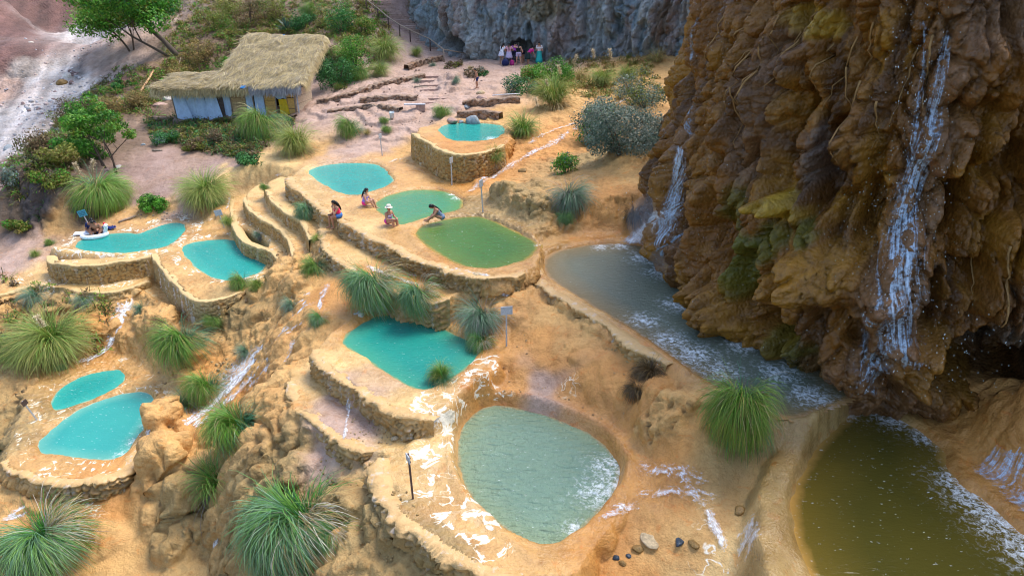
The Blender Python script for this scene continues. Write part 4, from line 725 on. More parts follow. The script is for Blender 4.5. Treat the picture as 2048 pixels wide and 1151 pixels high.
for a in [
 (632,1095,165,'blue',"huge blue-green drooping pampas clump left of the nearest crusted pool",GB,0,1.25,11,3.2,(6,-14)),
 (560,1120,80,'blue',"smaller blue-green clump tucked under the huge drooping pampas at the bottom edge",GB,1,1.2),
 (680,1085,70,'blue',"short blue-grey tuft at the right foot of the huge drooping pampas",GB,2,1.15),
 (105,1108,125,'blue',"blue-green pampas clump with pale dead right side in the bottom left corner",GB,0,1.3,12,2.0,(5,-8)),
 (495,885,100,'lush',"green pampas clump with dry hanging skirt left of the flat tan terrace",GB,0,1.25,13,1.6,(8,-10)),
 (448,965,105,'skirted',"grey dead grass curtain hanging below the clump left of the tan terrace",GB,0,1.1),
 (425,800,75,'lush',"green tuft on the stream bank above the hanging grey grass",GB,1,1.2),
 (378,830,60,'greyg',"grey-green tuft trailing down the bank beside the lower left pools",GB,1,1.1),
 (380,712,95,'lush',"drooping green tuft below the lower ledge of the angled pool wall",GS,2,1.1),
 (433,648,32,'lush',"low round green tuft at the foot of the angled pool wall",GS,2,1.3),
 (115,695,112,'yellow',"large straw-and-green pampas clump on the slope below the heart-shaped pool",GB,0,1.5,14,2.0),
 (60,720,70,'yellow',"yellow-green clump left of the large straw-and-green pampas",GB,1,1.4),
 (18,715,65,'lush',"dark green clump at the left edge of the photo above the lower left pools",GB,0,1.3),
 (80,610,55,'greyg',"grey-green clump above the large straw-and-green pampas",GB,0,1.3),
 (172,615,42,'greyg',"grey twiggy tuft on the slope right of the large straw-and-green pampas",GS,1,1.3),
 (290,630,36,'greyg',"small grey-green tuft beside the short stepped ledge wall",GS,0,1.2),
 (1482,900,215,'lush',"tall green pampas with straw edges between the shaded pool and the brown pool",G,0,.0,15,2.2),
 (764,608,100,'blue',"round drooping pampas overhanging the middle turquoise pool, left of the pair",G,0,.9,16,1.8),
 (852,620,94,'blue',"narrower drooping pampas overhanging the middle turquoise pool, right of the pair",G,1,.5),
 (972,662,96,'greyg',"half-dead grey-green pampas beside the sign post above the middle pool",G,1,1.1,17,1.5),
 (968,700,45,'blue',"small blue-green tuft at the right end of the middle turquoise pool",GS,2,1.2),
 (888,775,50,'lush',"green tuft on the near rim of the middle turquoise pool",GS,1,1.15),
 (640,555,48,'lush',"leaning green tuft at the top of the orange slope left of the lower shelf",GS,0,1.2),
 (625,440,48,'blue',"dense dark tuft on the shelf edge left of the seated woman in pink",GS,1,1.0),
 (590,622,40,'greyg',"grey-green tuft beside the white stream left of the orange slope",GS,2,1.4),
 (646,650,38,'blue',"small tuft hanging over the stream left of the middle pool",GS,0,1.0),
 (490,580,42,'lush',"green tuft on the front corner of the angled pool rim",GS,2,1.1),
 (522,578,38,'yellow',"straw-tipped tuft right beside the green one on the angled pool rim",GS,2,1.1),
 (420,392,66,'yellow',"bright yellow-green pampas mound at the end of the dirt path",G,2,2.3,18,1.8),
 (440,415,32,'lush',"low green tuft in front of the bright pampas mound by the path",GS,1,1.2),
 (190,415,80,'lush',"big green pampas on the dark bank behind the heart-shaped pool",G,2,1.5,19,2.2),
 (220,400,50,'blue',"blue-green pampas on the dark bank behind the sign",G,2,1.2),
 (538,285,78,'lush',"tall green pampas in front of the thatched hut, left one",G,1,1.2,20,1.6),
 (602,305,75,'yellow',"wide yellow-green pampas in front of the thatched hut, right one",G,0,1.25,21,1.8),
 (705,275,48,'lush',"green pampas on the pink dirt terraces above the upper turquoise pool",G,0,1.1),
 (735,270,22,'straw',"small straw tuft right of the green pampas on the pink dirt",GS,0,1.2),
 (775,262,18,'lush',"little green tuft below the pale bucket",GS,0,1.3),
 (770,244,18,'lush',"little green tuft beside the pale bucket",GS,1,1.2),
 (888,236,30,'lush',"bright green round tuft behind the raised pool",GS,0,1.5),
 (768,118,66,'yellow',"large yellow-green pampas beside the stone steps",GH,1,1.2),
 (760,150,40,'yellow',"lower yellow-green clump under the large pampas by the steps",GH,2,1.3),
 (830,112,28,'yellow',"small pampas beside the handrail post",GH,0,1.0),
 (690,120,45,'yellow',"pale pampas on the hillside right of the thatched roof",GH,0,1.2),
 (722,165,40,'lush',"green clump between the dry stone wall and the hillside shrubs",GH,2,.9),
 (680,180,20,'yellow',"tiny yellow-green tuft on the pink dirt near the hut's right corner",GH,1,1.0),
 (632,40,40,'lush',"green pampas at the top of the hillside above the roof",GH,1,1.1),
 (1112,215,78,'yellow',"big yellow-green pampas behind the raised pool's right end",G,1,1.3,22,1.8),
 (1042,270,70,'skirted',"pampas with long dark dead skirt hanging at the raised pool's right end",G,1,1.0,23,1.4),
 (985,325,42,'skirted',"smaller grey skirted tuft at the right foot of the raised pool wall",GS,2,.9),
 (1135,425,88,'greyg',"blue-grey pampas on the orange slope below the blue-grey shrub",G,0,1.1,24,1.7),
 (1125,445,34,'blue',"small blue-green tuft at the foot of the blue-grey pampas",GS,2,1.1),
 (1168,235,34,'greyg',"small grey tuft on the orange slope beside the upper stream",GS,1,1.1),
 (1205,170,50,'yellow',"tall yellow-green grass at the foot of the grey cliff",GH,0,1.4),
 (1255,160,42,'yellow',"thin yellow grass at the foot of the grey cliff beside the brown cliff",GH,1,1.2),
 (1160,160,36,'straw',"straw-coloured grass between the green shrubs and the brown cliff",GH,1,1.3),
 (1240,200,34,'straw',"straw tuft above the blue-grey shrub",GH,2,1.2),
 (1315,125,44,'straw',"dry straw clump at the top of the slope against the brown cliff",GH,0,1.1),
 (498,715,40,'greyg',"grey dry tuft in the middle of the white stream",GS,0,1.1),
 (640,485,26,'yellow',"small straw-tipped tuft at the end of the terrace steps below the dark tuft",GS,0,1.2),
 (75,512,22,'yellow',"tiny straw tuft left of the heart-shaped pool rim",GS,2,1.1),
 (105,488,18,'lush',"tiny green tuft above the left rim of the heart-shaped pool",GS,1,1.2),
 (520,472,22,'greyg',"tiny grey tuft on the lowest terrace step",GS,2,.9),
 (533,376,16,'lush',"little green tuft at the head of the terrace steps",GS,2,1.4),
 (462,448,28,'yellow',"yellowish tuft right of the pale sign between the two left pools",GS,0,1.3),
 (122,735,20,'blue',"little blue-green tuft on the upper rim of the lower left pools",GS,0,1.3),
 (6,905,28,'lush',"green tuft cut by the left photo edge beside the lower left pools",GS,1,1.2),
 (95,418,30,'spiky',"bright spiky rosette on the dark rock, upper one",GS,0,1.2),
 (78,434,22,'spiky',"bright spiky rosette on the dark rock, lower one",GS,1,1.2),
 (575,60,34,'agave',"dark spiky agave on the hillside above the roof",GH,0,1.2),
 (560,90,24,'agave',"smaller dark agave just above the thatched roof",GH,1,1.2),
 (330,30,26,'agave',"grey-blue agave growing beside the tree trunk",GH,2,1.2),
 (1302,745,50,'dead',"dark brown dead tussock on the bank of the shaded pool",G,0,1.2,25,2.0),
 (1275,775,36,'dead',"second dead brown tussock slumped below the first by the shaded pool",G,1,1.3),
 (1268,425,44,'dead',"crusted brown dead tussock left of the waterfall",G,2,.8),
 (835,165,18,'greyg',"low grey tuft on the pink dirt below the handrail",GS,1,1.3),
 (940,140,14,'straw',"low dry tuft on the path in front of the grey cliff",GS,1,1.5),
 (865,132,14,'greyg',"low grey-green tuft near the end of the handrail",GS,0,1.4),
 (908,165,24,'greyg',"grey tuft on the eroded mound beside the boy",GS,2,.9),
]: tuft(*a)
# pampas plumes on stalks
pm = [blades(np.random.RandomState(5), 90, .16, .012, (80, 40), (20, 90), .012, [(.62,.52,.36),(.55,.45,.3)], lift=0) for _ in range(1)][0]
def plume_mesh(seed, L=1.9, bend=.35):
    rs = np.random.RandomState(seed); a = rs.uniform(0, 6.28); pts = np.array([[bend*t**2*math.cos(a), bend*t**2*math.sin(a), L*t] for t in np.linspace(0, 1, 10)])
    m = MB(); m.tube(pts, .008, 4); V = np.array(m.V); parts = [(V, np.array([f for f in m.F if len(f) == 4]), np.tile((.40,.30,.12), (len(V), 1)))]
    for t in np.linspace(.74, 1, 16):
        v, f, c = blades(rs, 16, .17, .006, (85, 50), (20, 100), .014, [(.66,.56,.40),(.58,.47,.31)], segs=3)
        p = np.array([bend*t**2*math.cos(a), bend*t**2*math.sin(a), L*t]); parts.append((v + p, f, c))
    return cat_mesh("plume", parts)
PL = [plume_mesh(k) for k in range(4)]
for i, (px, py, h, lab) in enumerate([(1125,150,46,"pale plume stalk standing in the big yellow-green pampas"),(1095,175,40,"pale plume stalk at the left edge of the big yellow-green pampas"),(1140,130,44,"tall pale plume against the green shrub by the grey cliff"),(1190,120,44,"pale plume stalk before the grey cliff, left one of two"),(1222,118,46,"pale plume stalk before the grey cliff, right one of two"),
   (178,345,60,"orange-brown stalk rising from the big pampas behind the sign"),(192,345,62,"second orange-brown stalk rising from the big pampas behind the sign"),(1080,215,44,"leaning plume above the dark skirted pampas"),(115,640,70,"thin pale stalk rising from the slope below the heart-shaped pool")]):
    g = surf(px, py + h); d = project(np.array(g))[2]; s = h*1.25*d/(FPX*.93)/1.9
    o = obj("plume_stalk", PL[i % 4], MAT_BLADE); o.location = g; o.scale = (s, s, s); o.rotation_euler = (0, 0, i*1.7); tag(o, lab, "plume", "pampas plume stalks")
# ---- leafy shrubs and trees
def leaves(rs, n, ctrs, rads, size, cols, flat=.8):
    ctrs = np.array(ctrs); rads = np.array(rads); k = rs.choice(len(ctrs), n, p=rads**2/(rads**2).sum())
    v = rs.normal(0, 1, (n, 3)); v /= np.linalg.norm(v, axis=1)[:, None]; rr = rads[k]*(rs.uniform(.25, 1, n))**.5
    P = ctrs[k] + v*rr[:, None]*np.array([1, 1, flat])
    nrm = v*.6 + rs.normal(0, .6, (n, 3)) + np.array([0, 0, .5]); nrm /= np.linalg.norm(nrm, axis=1)[:, None]
    a = np.cross(nrm, rs.normal(0, 1, (n, 3))); a /= np.linalg.norm(a, axis=1)[:, None]; b = np.cross(nrm, a)
    s = size*(1 + rs.uniform(-.4, .5, n))[:, None]
    V = np.stack([P - a*s, P + b*s*.42 + nrm*s*.1, P + a*s, P - b*s*.42 + nrm*s*.1], 1).reshape(-1, 3)
    cols = np.array(cols); kc = np.array([rs.randint(0, len(cols)) for _ in range(len(ctrs))])
    c = cols[np.where(rs.rand(n) < .6, kc[k], rs.randint(0, len(cols), n))]*(1 + rs.uniform(-.3, .3, n))[:, None]
    return V, np.arange(n*4).reshape(n, 4), np.repeat(c, 4, 0)
LG = [(.07,.26,.02),(.11,.32,.03),(.04,.15,.015),(.16,.34,.04)]; LD = [(.04,.17,.035),(.07,.23,.06),(.025,.10,.03)]; LB = [(.10,.17,.14),(.15,.21,.17),(.06,.11,.08),(.22,.25,.2)]
LO = [(.18,.22,.03),(.24,.25,.045),(.11,.15,.025),(.27,.21,.06)]; LBR = [(.17,.11,.055),(.12,.085,.05),(.22,.15,.07),(.10,.10,.03)]; LST = [(.36,.24,.08),(.28,.19,.07),(.22,.20,.06)]
def shrub_parts(seed, cols, n, size, wide, nb=7):
    rs = np.random.RandomState(seed); ctr = []; rad = []
    for i in range(nb*2):
        a = rs.uniform(0, 6.28); r = np.sqrt(rs.uniform(0, 1))*.62*wide; ctr.append((r*math.cos(a), r*math.sin(a), rs.uniform(.12, .76)*(1.1 - .4*r/wide))); rad.append(rs.uniform(.20, .38)*(.7+.3*wide))
    st = MB()
    for c in ctr[:nb]: st.tube([(c[0]*.1, c[1]*.1, -.1), (c[0]*.5, c[1]*.5, c[2]*.5), (c[0]*1.1, c[1]*1.1, c[2]*1.15)], [.022, .015, .006], 5)
    return cat_mesh("foliage", [leaves(rs, n, ctr, rad, size, cols)]), st.mesh("stem")
def shrub(i, px, py, hpx, wide, cols, n, label, group, name='shrub', leaf=.062):
    g = surf(px, py); d = project(np.array(g))[2]; s = hpx*d/(FPX*.93)
    fm, sm = shrub_parts(3000 + i, cols, int(n*1.6), leaf/s, wide)
    t = thing(name, label, "bush", (g.x, g.y, g.z - .13*s), i*1.3, group); t.scale = (s, s, s)
    obj("foliage", fm, MAT_LEAF, t); obj("stem", sm, MAT_BARK, t); return t
SH_ = "shrubs among the rocks and pools"; SHH = "shrubs on the hillside"
for i, a in enumerate([
 (672,172,80,.55,LD,2600,"dark green shrub right of the thatched roof",SHH),(712,150,85,.45,LG,2200,"tall light green shrub beside the dark one right of the roof",SHH),(655,150,40,.6,LD,1200,"low dark shrub against the right end of the roof",SHH),
 (1105,165,62,.9,LG,3200,"bright green leafy shrub in front of the group at the grey cliff",SH_),(1040,190,52,.9,LD+LB[:1],2400,"blue-green shrub sloping down to the raised pool's terrace",SH_),(1070,160,46,.8,LG+LST[:1],1800,"green shrub with orange leaves left of the bright leafy one",SH_),
 (1250,300,135,.62,LB,6000,"large blue-grey feathery shrub leaning on the brown cliff",SH_),(1190,285,80,.7,LB+LG[:1],2600,"blue-grey shrub with green shoots at the upper stream",SH_),(1300,215,90,.9,LB+LO[:1],3400,"blue-grey shrub on the slope just below the brown cliff's upper foot",SH_),(1215,262,78,.9,LB+LG[:1],3000,"dense grey-green shrub in front of the large feathery one at the upper stream",SH_),(1310,290,90,.5,LB,2600,"blue-grey shrub pressed under the left lip of the brown cliff",SH_),(1130,345,48,.7,LG[:2]+LO[:1]+LB[:1],800,"sparse yellow-green shoots above the blue-grey pampas",SH_),
 (310,420,42,.7,LG,1800,"round bright green bush behind the heart-shaped pool",SH_),(155,245,62,1.0,LBR+LO[:1],2600,"brown olive shrub at the edge of the stony landslide",SHH),(245,225,48,1.2,LST,2600,"straw-coloured bush mound left of the hut",SHH),
 (85,310,66,.7,LBR,2200,"brown dry shrub beside the landslide rubble",SHH),(120,330,50,1.1,LO,2800,"olive green shrub below the two-stemmed tree",SHH),(35,375,56,.7,LB+LBR[:1],1800,"grey-green shrub on the left edge above the dark rock",SHH),(180,315,46,.8,LG,1900,"bright green shrub behind the two-stemmed tree's trunks",SHH),
 (505,330,30,1.2,LD,1400,"low dark green plants below the tall pampas at the hut",SH_),(245,175,20,1.3,LD+LG[:1],900,"low green plant at the foot of the landslide's red bank",SHH),(100,365,40,1.2,LO+LG[:1],2000,"green leafy growth along the top of the dark rock",SHH),
 (430,60,52,.9,LO+LG[:1],2400,"olive bush on the hillside right of the big tree",SHH),(500,50,60,.8,LBR+LST[:1],2200,"dry brown bush on the hillside above the hut",SHH),(470,30,40,1.1,LO,1700,"olive scrub bush at the top edge near the big tree",SHH),(550,40,50,.8,LO+LBR[:2],2000,"mixed dry bush on the hillside above the roof ridge",SHH),(610,60,44,.7,LD,1500,"dark green bush behind the roof ridge",SHH),
 (455,140,34,.8,LG+LO[:1],1200,"small green bush at the left edge of the big thatch",SHH),(400,120,44,1.0,LST+LBR[:1],1800,"straw-brown bush left of the big thatch",SHH),(360,155,36,1.0,LST+LO[:1],1500,"straw bush above the small thatch",SHH),(690,60,60,.7,LD+LG[:1],2200,"dark bush at the top of the slope left of the steps",SHH),(660,50,50,.8,LO,1700,"olive bush above the roof's right end",SHH),(730,70,44,.7,LO+LG[:1],1500,"green-yellow bush close to the steps",SHH),
 (1090,22,56,1.2,LO+LST[:1],2600,"olive plants hanging on the grey cliff above the group",SHH),(835,20,40,.8,LST+LO[:1],1000,"dry plants hanging at the left top of the grey cliff",SHH),(1170,40,36,1.0,LO,1200,"yellow-green plants growing on the grey cliff face",SHH),
 (330,285,30,1.2,LD+LB[:1],1300,"dark plants under the hut's stone plinth, left end",SHH),(430,290,36,1.0,LBR+LD[:1],1700,"brown-green plants under the middle of the hut's plinth",SHH),(390,300,26,1.3,LO+LBR[:2],1400,"low olive growth beside the dirt path",SHH),(45,455,24,1.6,LO+LG[:1],1600,"yellow-green growth at the foot of the dark rock",SHH),
 (950,150,22,1.5,LBR+LB[:1],900,"low purple-brown scrub on the path before the grey cliff",SHH),(905,135,18,1.4,LBR+LO[:1],700,"low yellowish scrub nearer the handrail end",SHH),(965,152,14,1.2,LD,500,"small dark plant right of the purple-brown scrub",SHH),
]): shrub(i, *a)
def branch(m, p, d, L, r, depth, rs, tips, bend=.35):
    pts = [Vector(p)]; rr = [r]; d = Vector(d).normalized(); n = 5
    for i in range(n):
        d = (d + Vector((rs.normal(0, bend*.4), rs.normal(0, bend*.4), rs.normal(.05, bend*.25)))).normalized(); pts.append(pts[-1] + d*L/n); rr.append(r*(1 - .55*(i+1)/n))
    m.tube(pts, rr, 6)
    if depth == 0: tips.append(pts[-1]); tips.append(pts[-2]); return
    for _ in range(3):
        i = rs.randint(2, n+1); nd = (d + Vector((rs.normal(0, .7), rs.normal(0, .7), rs.normal(.25, .35)))).normalized()
        branch(m, pts[i], nd, L*rs.uniform(.5, .8), rr[i]*.7, depth-1, rs, tips, bend)
def tree(px, py, stems, seed, cols, n, leaf, rad, label, flat=.7):
    g = surf(px, py); rs = np.random.RandomState(seed); t = thing("tree", label, "tree", g); tips = []
    for off, d, L, r in stems:
        m = MB(); branch(m, (off[0], off[1], -.2), d, L, r, 2, rs, tips); obj("trunk", m.mesh("trunk", True), MAT_BARK, t)
    ctr = [tuple(p) for p in tips]; rd = [rad*rs.uniform(.6, 1.3) for _ in ctr]
    obj("crown", cat_mesh("crown", [leaves(rs, n, ctr, rd, leaf, cols, flat)]), MAT_LEAF, t); return t
tree(215,340, [((0, 0), (-.30, .1, 1), 2.6, .065), ((-.25, .1), (-.42, .15, 1), 2.3, .05)], 41, LG, 5200, .085, .55, "young tree with two thin dark stems leaning left over the dirt path", .55)
tree(232,348, [((0, 0), (.06, 0, 1), 2.1, .075), ((.03, 0), (.25, -.1, 1), 2.4, .045)], 47, LG+LO[:1], 3000, .085, .42, "slender tree with one forked dark stem at the dirt path's edge", .55)
tree(358,112, [((0, 0), (-.42, .1, 1), 4.6, .26), ((-.6, 0, ), (-1.1, -.2, .55), 4.2, .14)], 54, LG+LD[:1]+LO[:1], 15000, .12, 1.35, "big tree with dark leaning trunk and green crown at the top of the hillside", .8)
tree(262,105, [((0, 0), (-.15, -.1, 1), 3.0, .10), ((.1, .1), (.3, -.1, 1), 3.0, .09)], 59, LG+LO[:1], 11000, .12, 1.25, "leafy green tree standing at the edge of the white landslide", .9)
# ---- scrub and litter that nobody could count
def in_poly(rs, poly):
    P = np.array(poly, float)
    while True:
        x = rs.uniform(P[:, 0].min(), P[:, 0].max()); y = rs.uniform(P[:, 1].min(), P[:, 1].max())
        if sdist(P, np.array([x]), np.array([y]))[0] < 0: return x, y
rs = np.random.RandomState(8); pts = []
REG = [([(330,0),(760,0),(790,100),(680,190),(650,150),(640,80),(500,70),(430,150),(320,170),(330,60)], 1150, LBR[:2]+LO+LG[:2]+LO+LST[:1]), ([(290,240),(600,240),(500,320),(440,310),(380,300),(300,270)], 460, LBR+LO+LD), ([(240,130),(330,140),(310,240),(250,230),(210,280),(110,380),(30,420),(10,340),(110,250)], 620, LBR+LO+LG[:2]), ([(0,560),(240,600),(200,720),(0,740)], 60, YGR+LBR), ([(1070,110),(1300,110),(1330,200),(1150,200),(1060,190)], 220, LST+LO)]
parts = []
for poly, n, cols in REG:
    for _ in range(n):
        px, py = in_poly(rs, poly); g = surf(px, py); sc = rs.uniform(.35, 1.0)
        v, f, c = blades(rs, 16, .75*sc, .12*sc, (85, 30), (10, 110), .035, [cols[rs.randint(len(cols))], cols[rs.randint(len(cols))]], segs=3); parts.append((v + np.array(g), f, c))
        v, f, c = leaves(rs, 34, [(0, 0, .3*sc), (.3*sc, 0, .22*sc), (-.25*sc, .2*sc, .2*sc)], [.4*sc, .3*sc, .3*sc], .075, [cols[rs.randint(len(cols))]]); parts.append((v + np.array(g), f, c))
obj("scrub", cat_mesh("scrub", parts), MAT_LEAF, kind='stuff')
# ------------------------------------------------------------------ stones
def rock_mesh(name, seed, d=(1, .8, .6), rough=.22, sub=3):
    bm = bmesh.new(); bmesh.ops.create_icosphere(bm, subdivisions=sub, radius=.5)
    rs = np.random.RandomState(seed); pl = rs.normal(0, 1, (9, 3)); pl /= np.linalg.norm(pl, axis=1)[:, None]; off = rs.uniform(.30, .46, 9)
    for v in bm.verts:
        p = np.array(v.co)
        for n, o in zip(pl, off):
            s = p @ n - o
            if s > 0: p = p - n*s*.85
        p *= 1 + rough*(fbm(np.array([p[0]*4+seed]), np.array([p[1]*4+p[2]*3]), seed, 3)[0]-.5)
        v.co = p*np.array(d)
    me = bpy.data.meshes.new(name); bm.to_mesh(me); bm.free(); me.polygons.foreach_set("use_smooth", [True]*len(me.polygons)); return me
MR_GREY = plain("grey_stone", (.22,.25,.27), .8, .4, 7, .4); MR_TAN = plain("tan_stone", (.42,.32,.19), .75, .35, 8, .4); MR_PALE = plain("pale_stone", (.55,.50,.44), .8, .25, 9, .4); MR_DARK = plain("wet_dark_stone", (.035,.05,.07), .3, .5, 7, .3); MR_BRN = plain("brown_stone", (.22,.13,.04), .5, .4, 8, .4); MR_PINK = plain("pinkish_stone", (.38,.25,.20), .7, .3, 7, .4)
def stone(i, px, py, wpx, d, mat, label, up=.16, rz=None):
    g = surf(px, py); dep = project(np.array(g))[2]; s = wpx*dep/FPX
    o = obj("stone", rock_mesh("stone", 60+i, d), mat); o.location = (g.x, g.y, g.z + up*s*d[2]*.6); o.scale = (s, s, s); o.rotation_euler = (0, 0, i*1.1 if rz is None else rz); tag(o, label, "stone", "loose stones"); return o
for i, a in enumerate([
 (947,246,34,(1,.8,.75),MR_GREY,"big blue-grey boulder behind the raised pool"),(922,247,14,(1,.8,.7),MR_GREY,"small grey stone left of the big blue-grey boulder"),(905,244,26,(1.2,.7,.5),MR_PINK,"flat pinkish stone left of the boulder behind the raised pool"),
 (722,632,15,(1,.85,.7),MR_PALE,"pale round stone on the far rim of the middle turquoise pool"),(797,860,14,(1.2,.7,.6),MR_GREY,"grey drum-shaped stone on the tan terrace"),(823,858,15,(1,.9,.7),MR_TAN,"tan stone beside the grey drum-shaped one"),(790,878,18,(1.1,.8,.6),MR_TAN,"tan stone below the grey drum-shaped one on the terrace edge"),
 (346,923,17,(1,.8,.7),MR_GREY,"smooth grey stone on the bank right of the lower left pools"),(165,994,14,(1,.8,.7),MR_PALE,"pale stone below the lower left pools"),(42,992,16,(1,.8,.8),MR_TAN,"tan stone in the small pile at lower left"),(50,1000,14,(1,.7,.6),MR_BRN,"brown stone in the small pile at lower left"),(33,998,12,(1,.7,.6),MR_DARK,"dark wet stone in the small pile at lower left"),
 (1478,1022,26,(1.1,.8,.6),MR_BRN,"yellow-brown stone in the flow beside the brown pool's rim"),(1232,1118,17,(.8,1,.8),MR_DARK,"dark wet stone at the bottom, leftmost beside the nearest pool's outflow"),(1257,1112,13,(1,.8,.7),MR_DARK,"dark wet stone right of the leftmost one at the bottom"),(1245,1128,18,(.9,1,.7),MR_BRN,"rust brown stone between the dark ones at the bottom"),
 (1300,1082,40,(1.3,.9,.22),MR_TAN,"flat tan slab at the lower right of the nearest pool"),(1275,1100,24,(1,.8,.6),MR_BRN,"rusty stone under the flat tan slab"),(1358,1085,26,(1.2,.7,.5),MR_DARK,"dark wet stone in the flow right of the flat tan slab"),(1388,1088,24,(1.2,.8,.5),MR_BRN,"brown stone right of the dark wet one in the flow"),
 (953,549,22,(1.3,.8,.3),MR_TAN,"flat thin stone on the near rim of the olive green pool"),(492,483,10,(1,.8,.6),MR_GREY,"tiny grey stone on the bank of the angled pool"),(1045,345,22,(1.1,.8,.7),MR_BRN,"brown stone by the upper stream"),(845,330,16,(1,.8,.6),MR_TAN,"tan stone in the flow at the foot of the raised pool"),
 (933,216,16,(1,.8,.7),MR_GREY,"grey block in the upper stone wall behind the raised pool"),(965,200,26,(1.2,.8,.6),MR_PINK,"pinkish boulder below the boy"),(962,190,20,(1,.8,.7),MR_TAN,"tan boulder at the boy's feet"),(235,336,16,(1.5,.8,.5),MR_PALE,"white block beside the slender tree's foot"),(212,340,16,(1.5,.8,.4),MR_PINK,"brownish slab beside the white block"),
 (286,292,12,(1,.8,.7),MR_GREY,"dark grey stone on the dirt path"),(310,195,20,(1.1,.8,.6),MR_PALE,"pale rock left of the hut"),(335,200,22,(1,.9,.6),MR_PALE,"second pale rock left of the hut"),(320,212,26,(1.2,.9,.5),MR_PINK,"pinkish rock pile stone left of the hut"),(20,300,26,(1.1,.8,.7),MR_GREY,"grey boulder in the landslide rubble"),(125,168,24,(1,.9,.7),MR_BRN,"brown boulder on the landslide"),(135,155,20,(1,.9,.7),MR_PALE,"cream boulder on the landslide above the brown one"),
 (62,87,14,(1,.8,.6),MR_PALE,"white boulder under the red bank"),(340,940,10,(1,.9,.6),MR_TAN,"small tan stone under the smooth grey stone"),(1008,478,10,(1,.8,.6),MR_PALE,"tiny pale stone at the olive pool's right rim"),
]): stone(i, *a)
rs = np.random.RandomState(33); mts = [np.array([v.co[:] for v in rock_mesh("r", 500+k, (1, .85, .7), .2, 1).vertices]) for k in range(5)]
tmp = rock_mesh("r", 1, (1, 1, 1), .2, 1); fc = np.array([p.vertices[:] for p in tmp.polygons]); parts = []
RUB = [([(0,240),(150,130),(200,200),(160,240),(90,320),(30,360),(0,360)], 420, (4, 13), [(.5,.48,.5),(.34,.34,.36),(.52,.42,.40),(.25,.17,.16),(.62,.60,.6)]), ([(0,100),(230,0),(225,140),(140,260),(0,330)], 300, (2, 7), [(.55,.53,.55),(.35,.33,.35),(.5,.38,.36)]),
  ([(640,150),(880,130),(1000,150),(900,240),(660,290)], 170, (2, 6), [(.3,.2,.16),(.42,.32,.28),(.22,.15,.12)]), ([(1050,660),(1300,760),(1250,860),(1100,790),(980,780)], 240, (2, 7), [(.44,.27,.12),(.36,.22,.10)]), ([(560,500),(620,510),(600,560),(540,600),(500,640),(480,600)], 120, (3, 9), [(.42,.27,.12),(.30,.19,.09)]), ([(700,830),(800,850),(790,890),(700,880)], 40, (3,8), [(.42,.3,.16),(.34,.25,.14)]), ([(200,430),(420,410),(380,440),(300,440)], 60, (2,6), [(.5,.42,.34),(.34,.26,.2)]),
  ([(420,620),(560,640),(480,800),(350,900),(300,760)], 160, (4,11), [(.42,.28,.12),(.3,.2,.09)]), ([(640,900),(780,920),(880,1100),(700,1140),(640,1000)], 150, (4,10), [(.42,.28,.11),(.3,.2,.08)])]
for poly, n, (a, b), cols in RUB:
    for _ in range(n):
        px, py = in_poly(rs, poly); g = np.array(surf(px, py)); s = rs.uniform(a, b)**1.0*project(g)[2]/FPX; th = rs.uniform(0, 6.28); M = np.array([[math.cos(th), -math.sin(th), 0], [math.sin(th), math.cos(th), 0], [0, 0, 1]])
        v = mts[rs.randint(5)] @ M.T*s*rs.uniform(.7, 1.2, 3) + g + np.array([0, 0, .12*s]); parts.append((v, fc, np.tile(np.array(cols[rs.randint(len(cols))])*rs.uniform(.8, 1.2), (len(v), 1))))
k = NT("rubble"); k.base(k.mix(k.mr(k.noise(k.coord(), 12, 4), .3, .7), k.attr("Col"), k.mix(1.0, k.attr("Col"), (.7, .68, .66), 'MULTIPLY'))); k.rough(.85)
me = cat_mesh("rubble", parts); obj("rubble", me, k.m, kind='stuff')
# ------------------------------------------------------------------ signs on posts
M_POST = plain("weathered_post", (.42,.42,.44), .7, .25, 20, .2); M_POSTD = plain("dark_post", (.09,.055,.045), .6, .3, 20, .2); M_BOARD = plain("grey_board", (.42,.45,.48), .6, .2, 15, .1); M_BLUE = plain("blue_board", (.06,.32,.42), .5, .15, 15); M_INK = plain("dark_lettering", (.03,.06,.09), .6, .1)
def sign_post(px, py, hpx, bw, bh, yaw, lean, post, board, label, side=0.0, ink=False, wpost=.045):
    g = surf(px, py); d = project(np.array(g))[2]; H = hpx*d/(FPX*.9)
    t = thing("sign_post", label, "sign", g, 0, "signs at the pools"); t.rotation_euler = (R(lean[0]), R(lean[1]), R(yaw))
    p = MB().box((0, 0, H/2 - .1), (wpost, wpost, H + .2)); obj("post", p.mesh("post"), post, t)
    b = MB().box((side, -.05, H - bh/2 + .03), (bw, .022, bh)); bo = obj("board", b.mesh("board"), board, t)
    for zz in (-.3, .3): obj("batten", MB().box((side, -.02, H - bh/2 + .03 + zz*bh), (bw*.86, .018, .03)).mesh("batten"), post, t)
    if ink:
        m = MB(); rr = random.Random(3)
        for r_, row in enumerate((.24, 0, -.24)):
            x = -bw*.38
            while x < bw*.36:
                w = rr.uniform(.03, .07); m.box((side + x + w/2, -.0635, H - bh/2 + .03 + row*bh), (w, .004, bh*.09)); x += w + .025
        obj("lettering", m.mesh("lettering"), M_INK, bo)
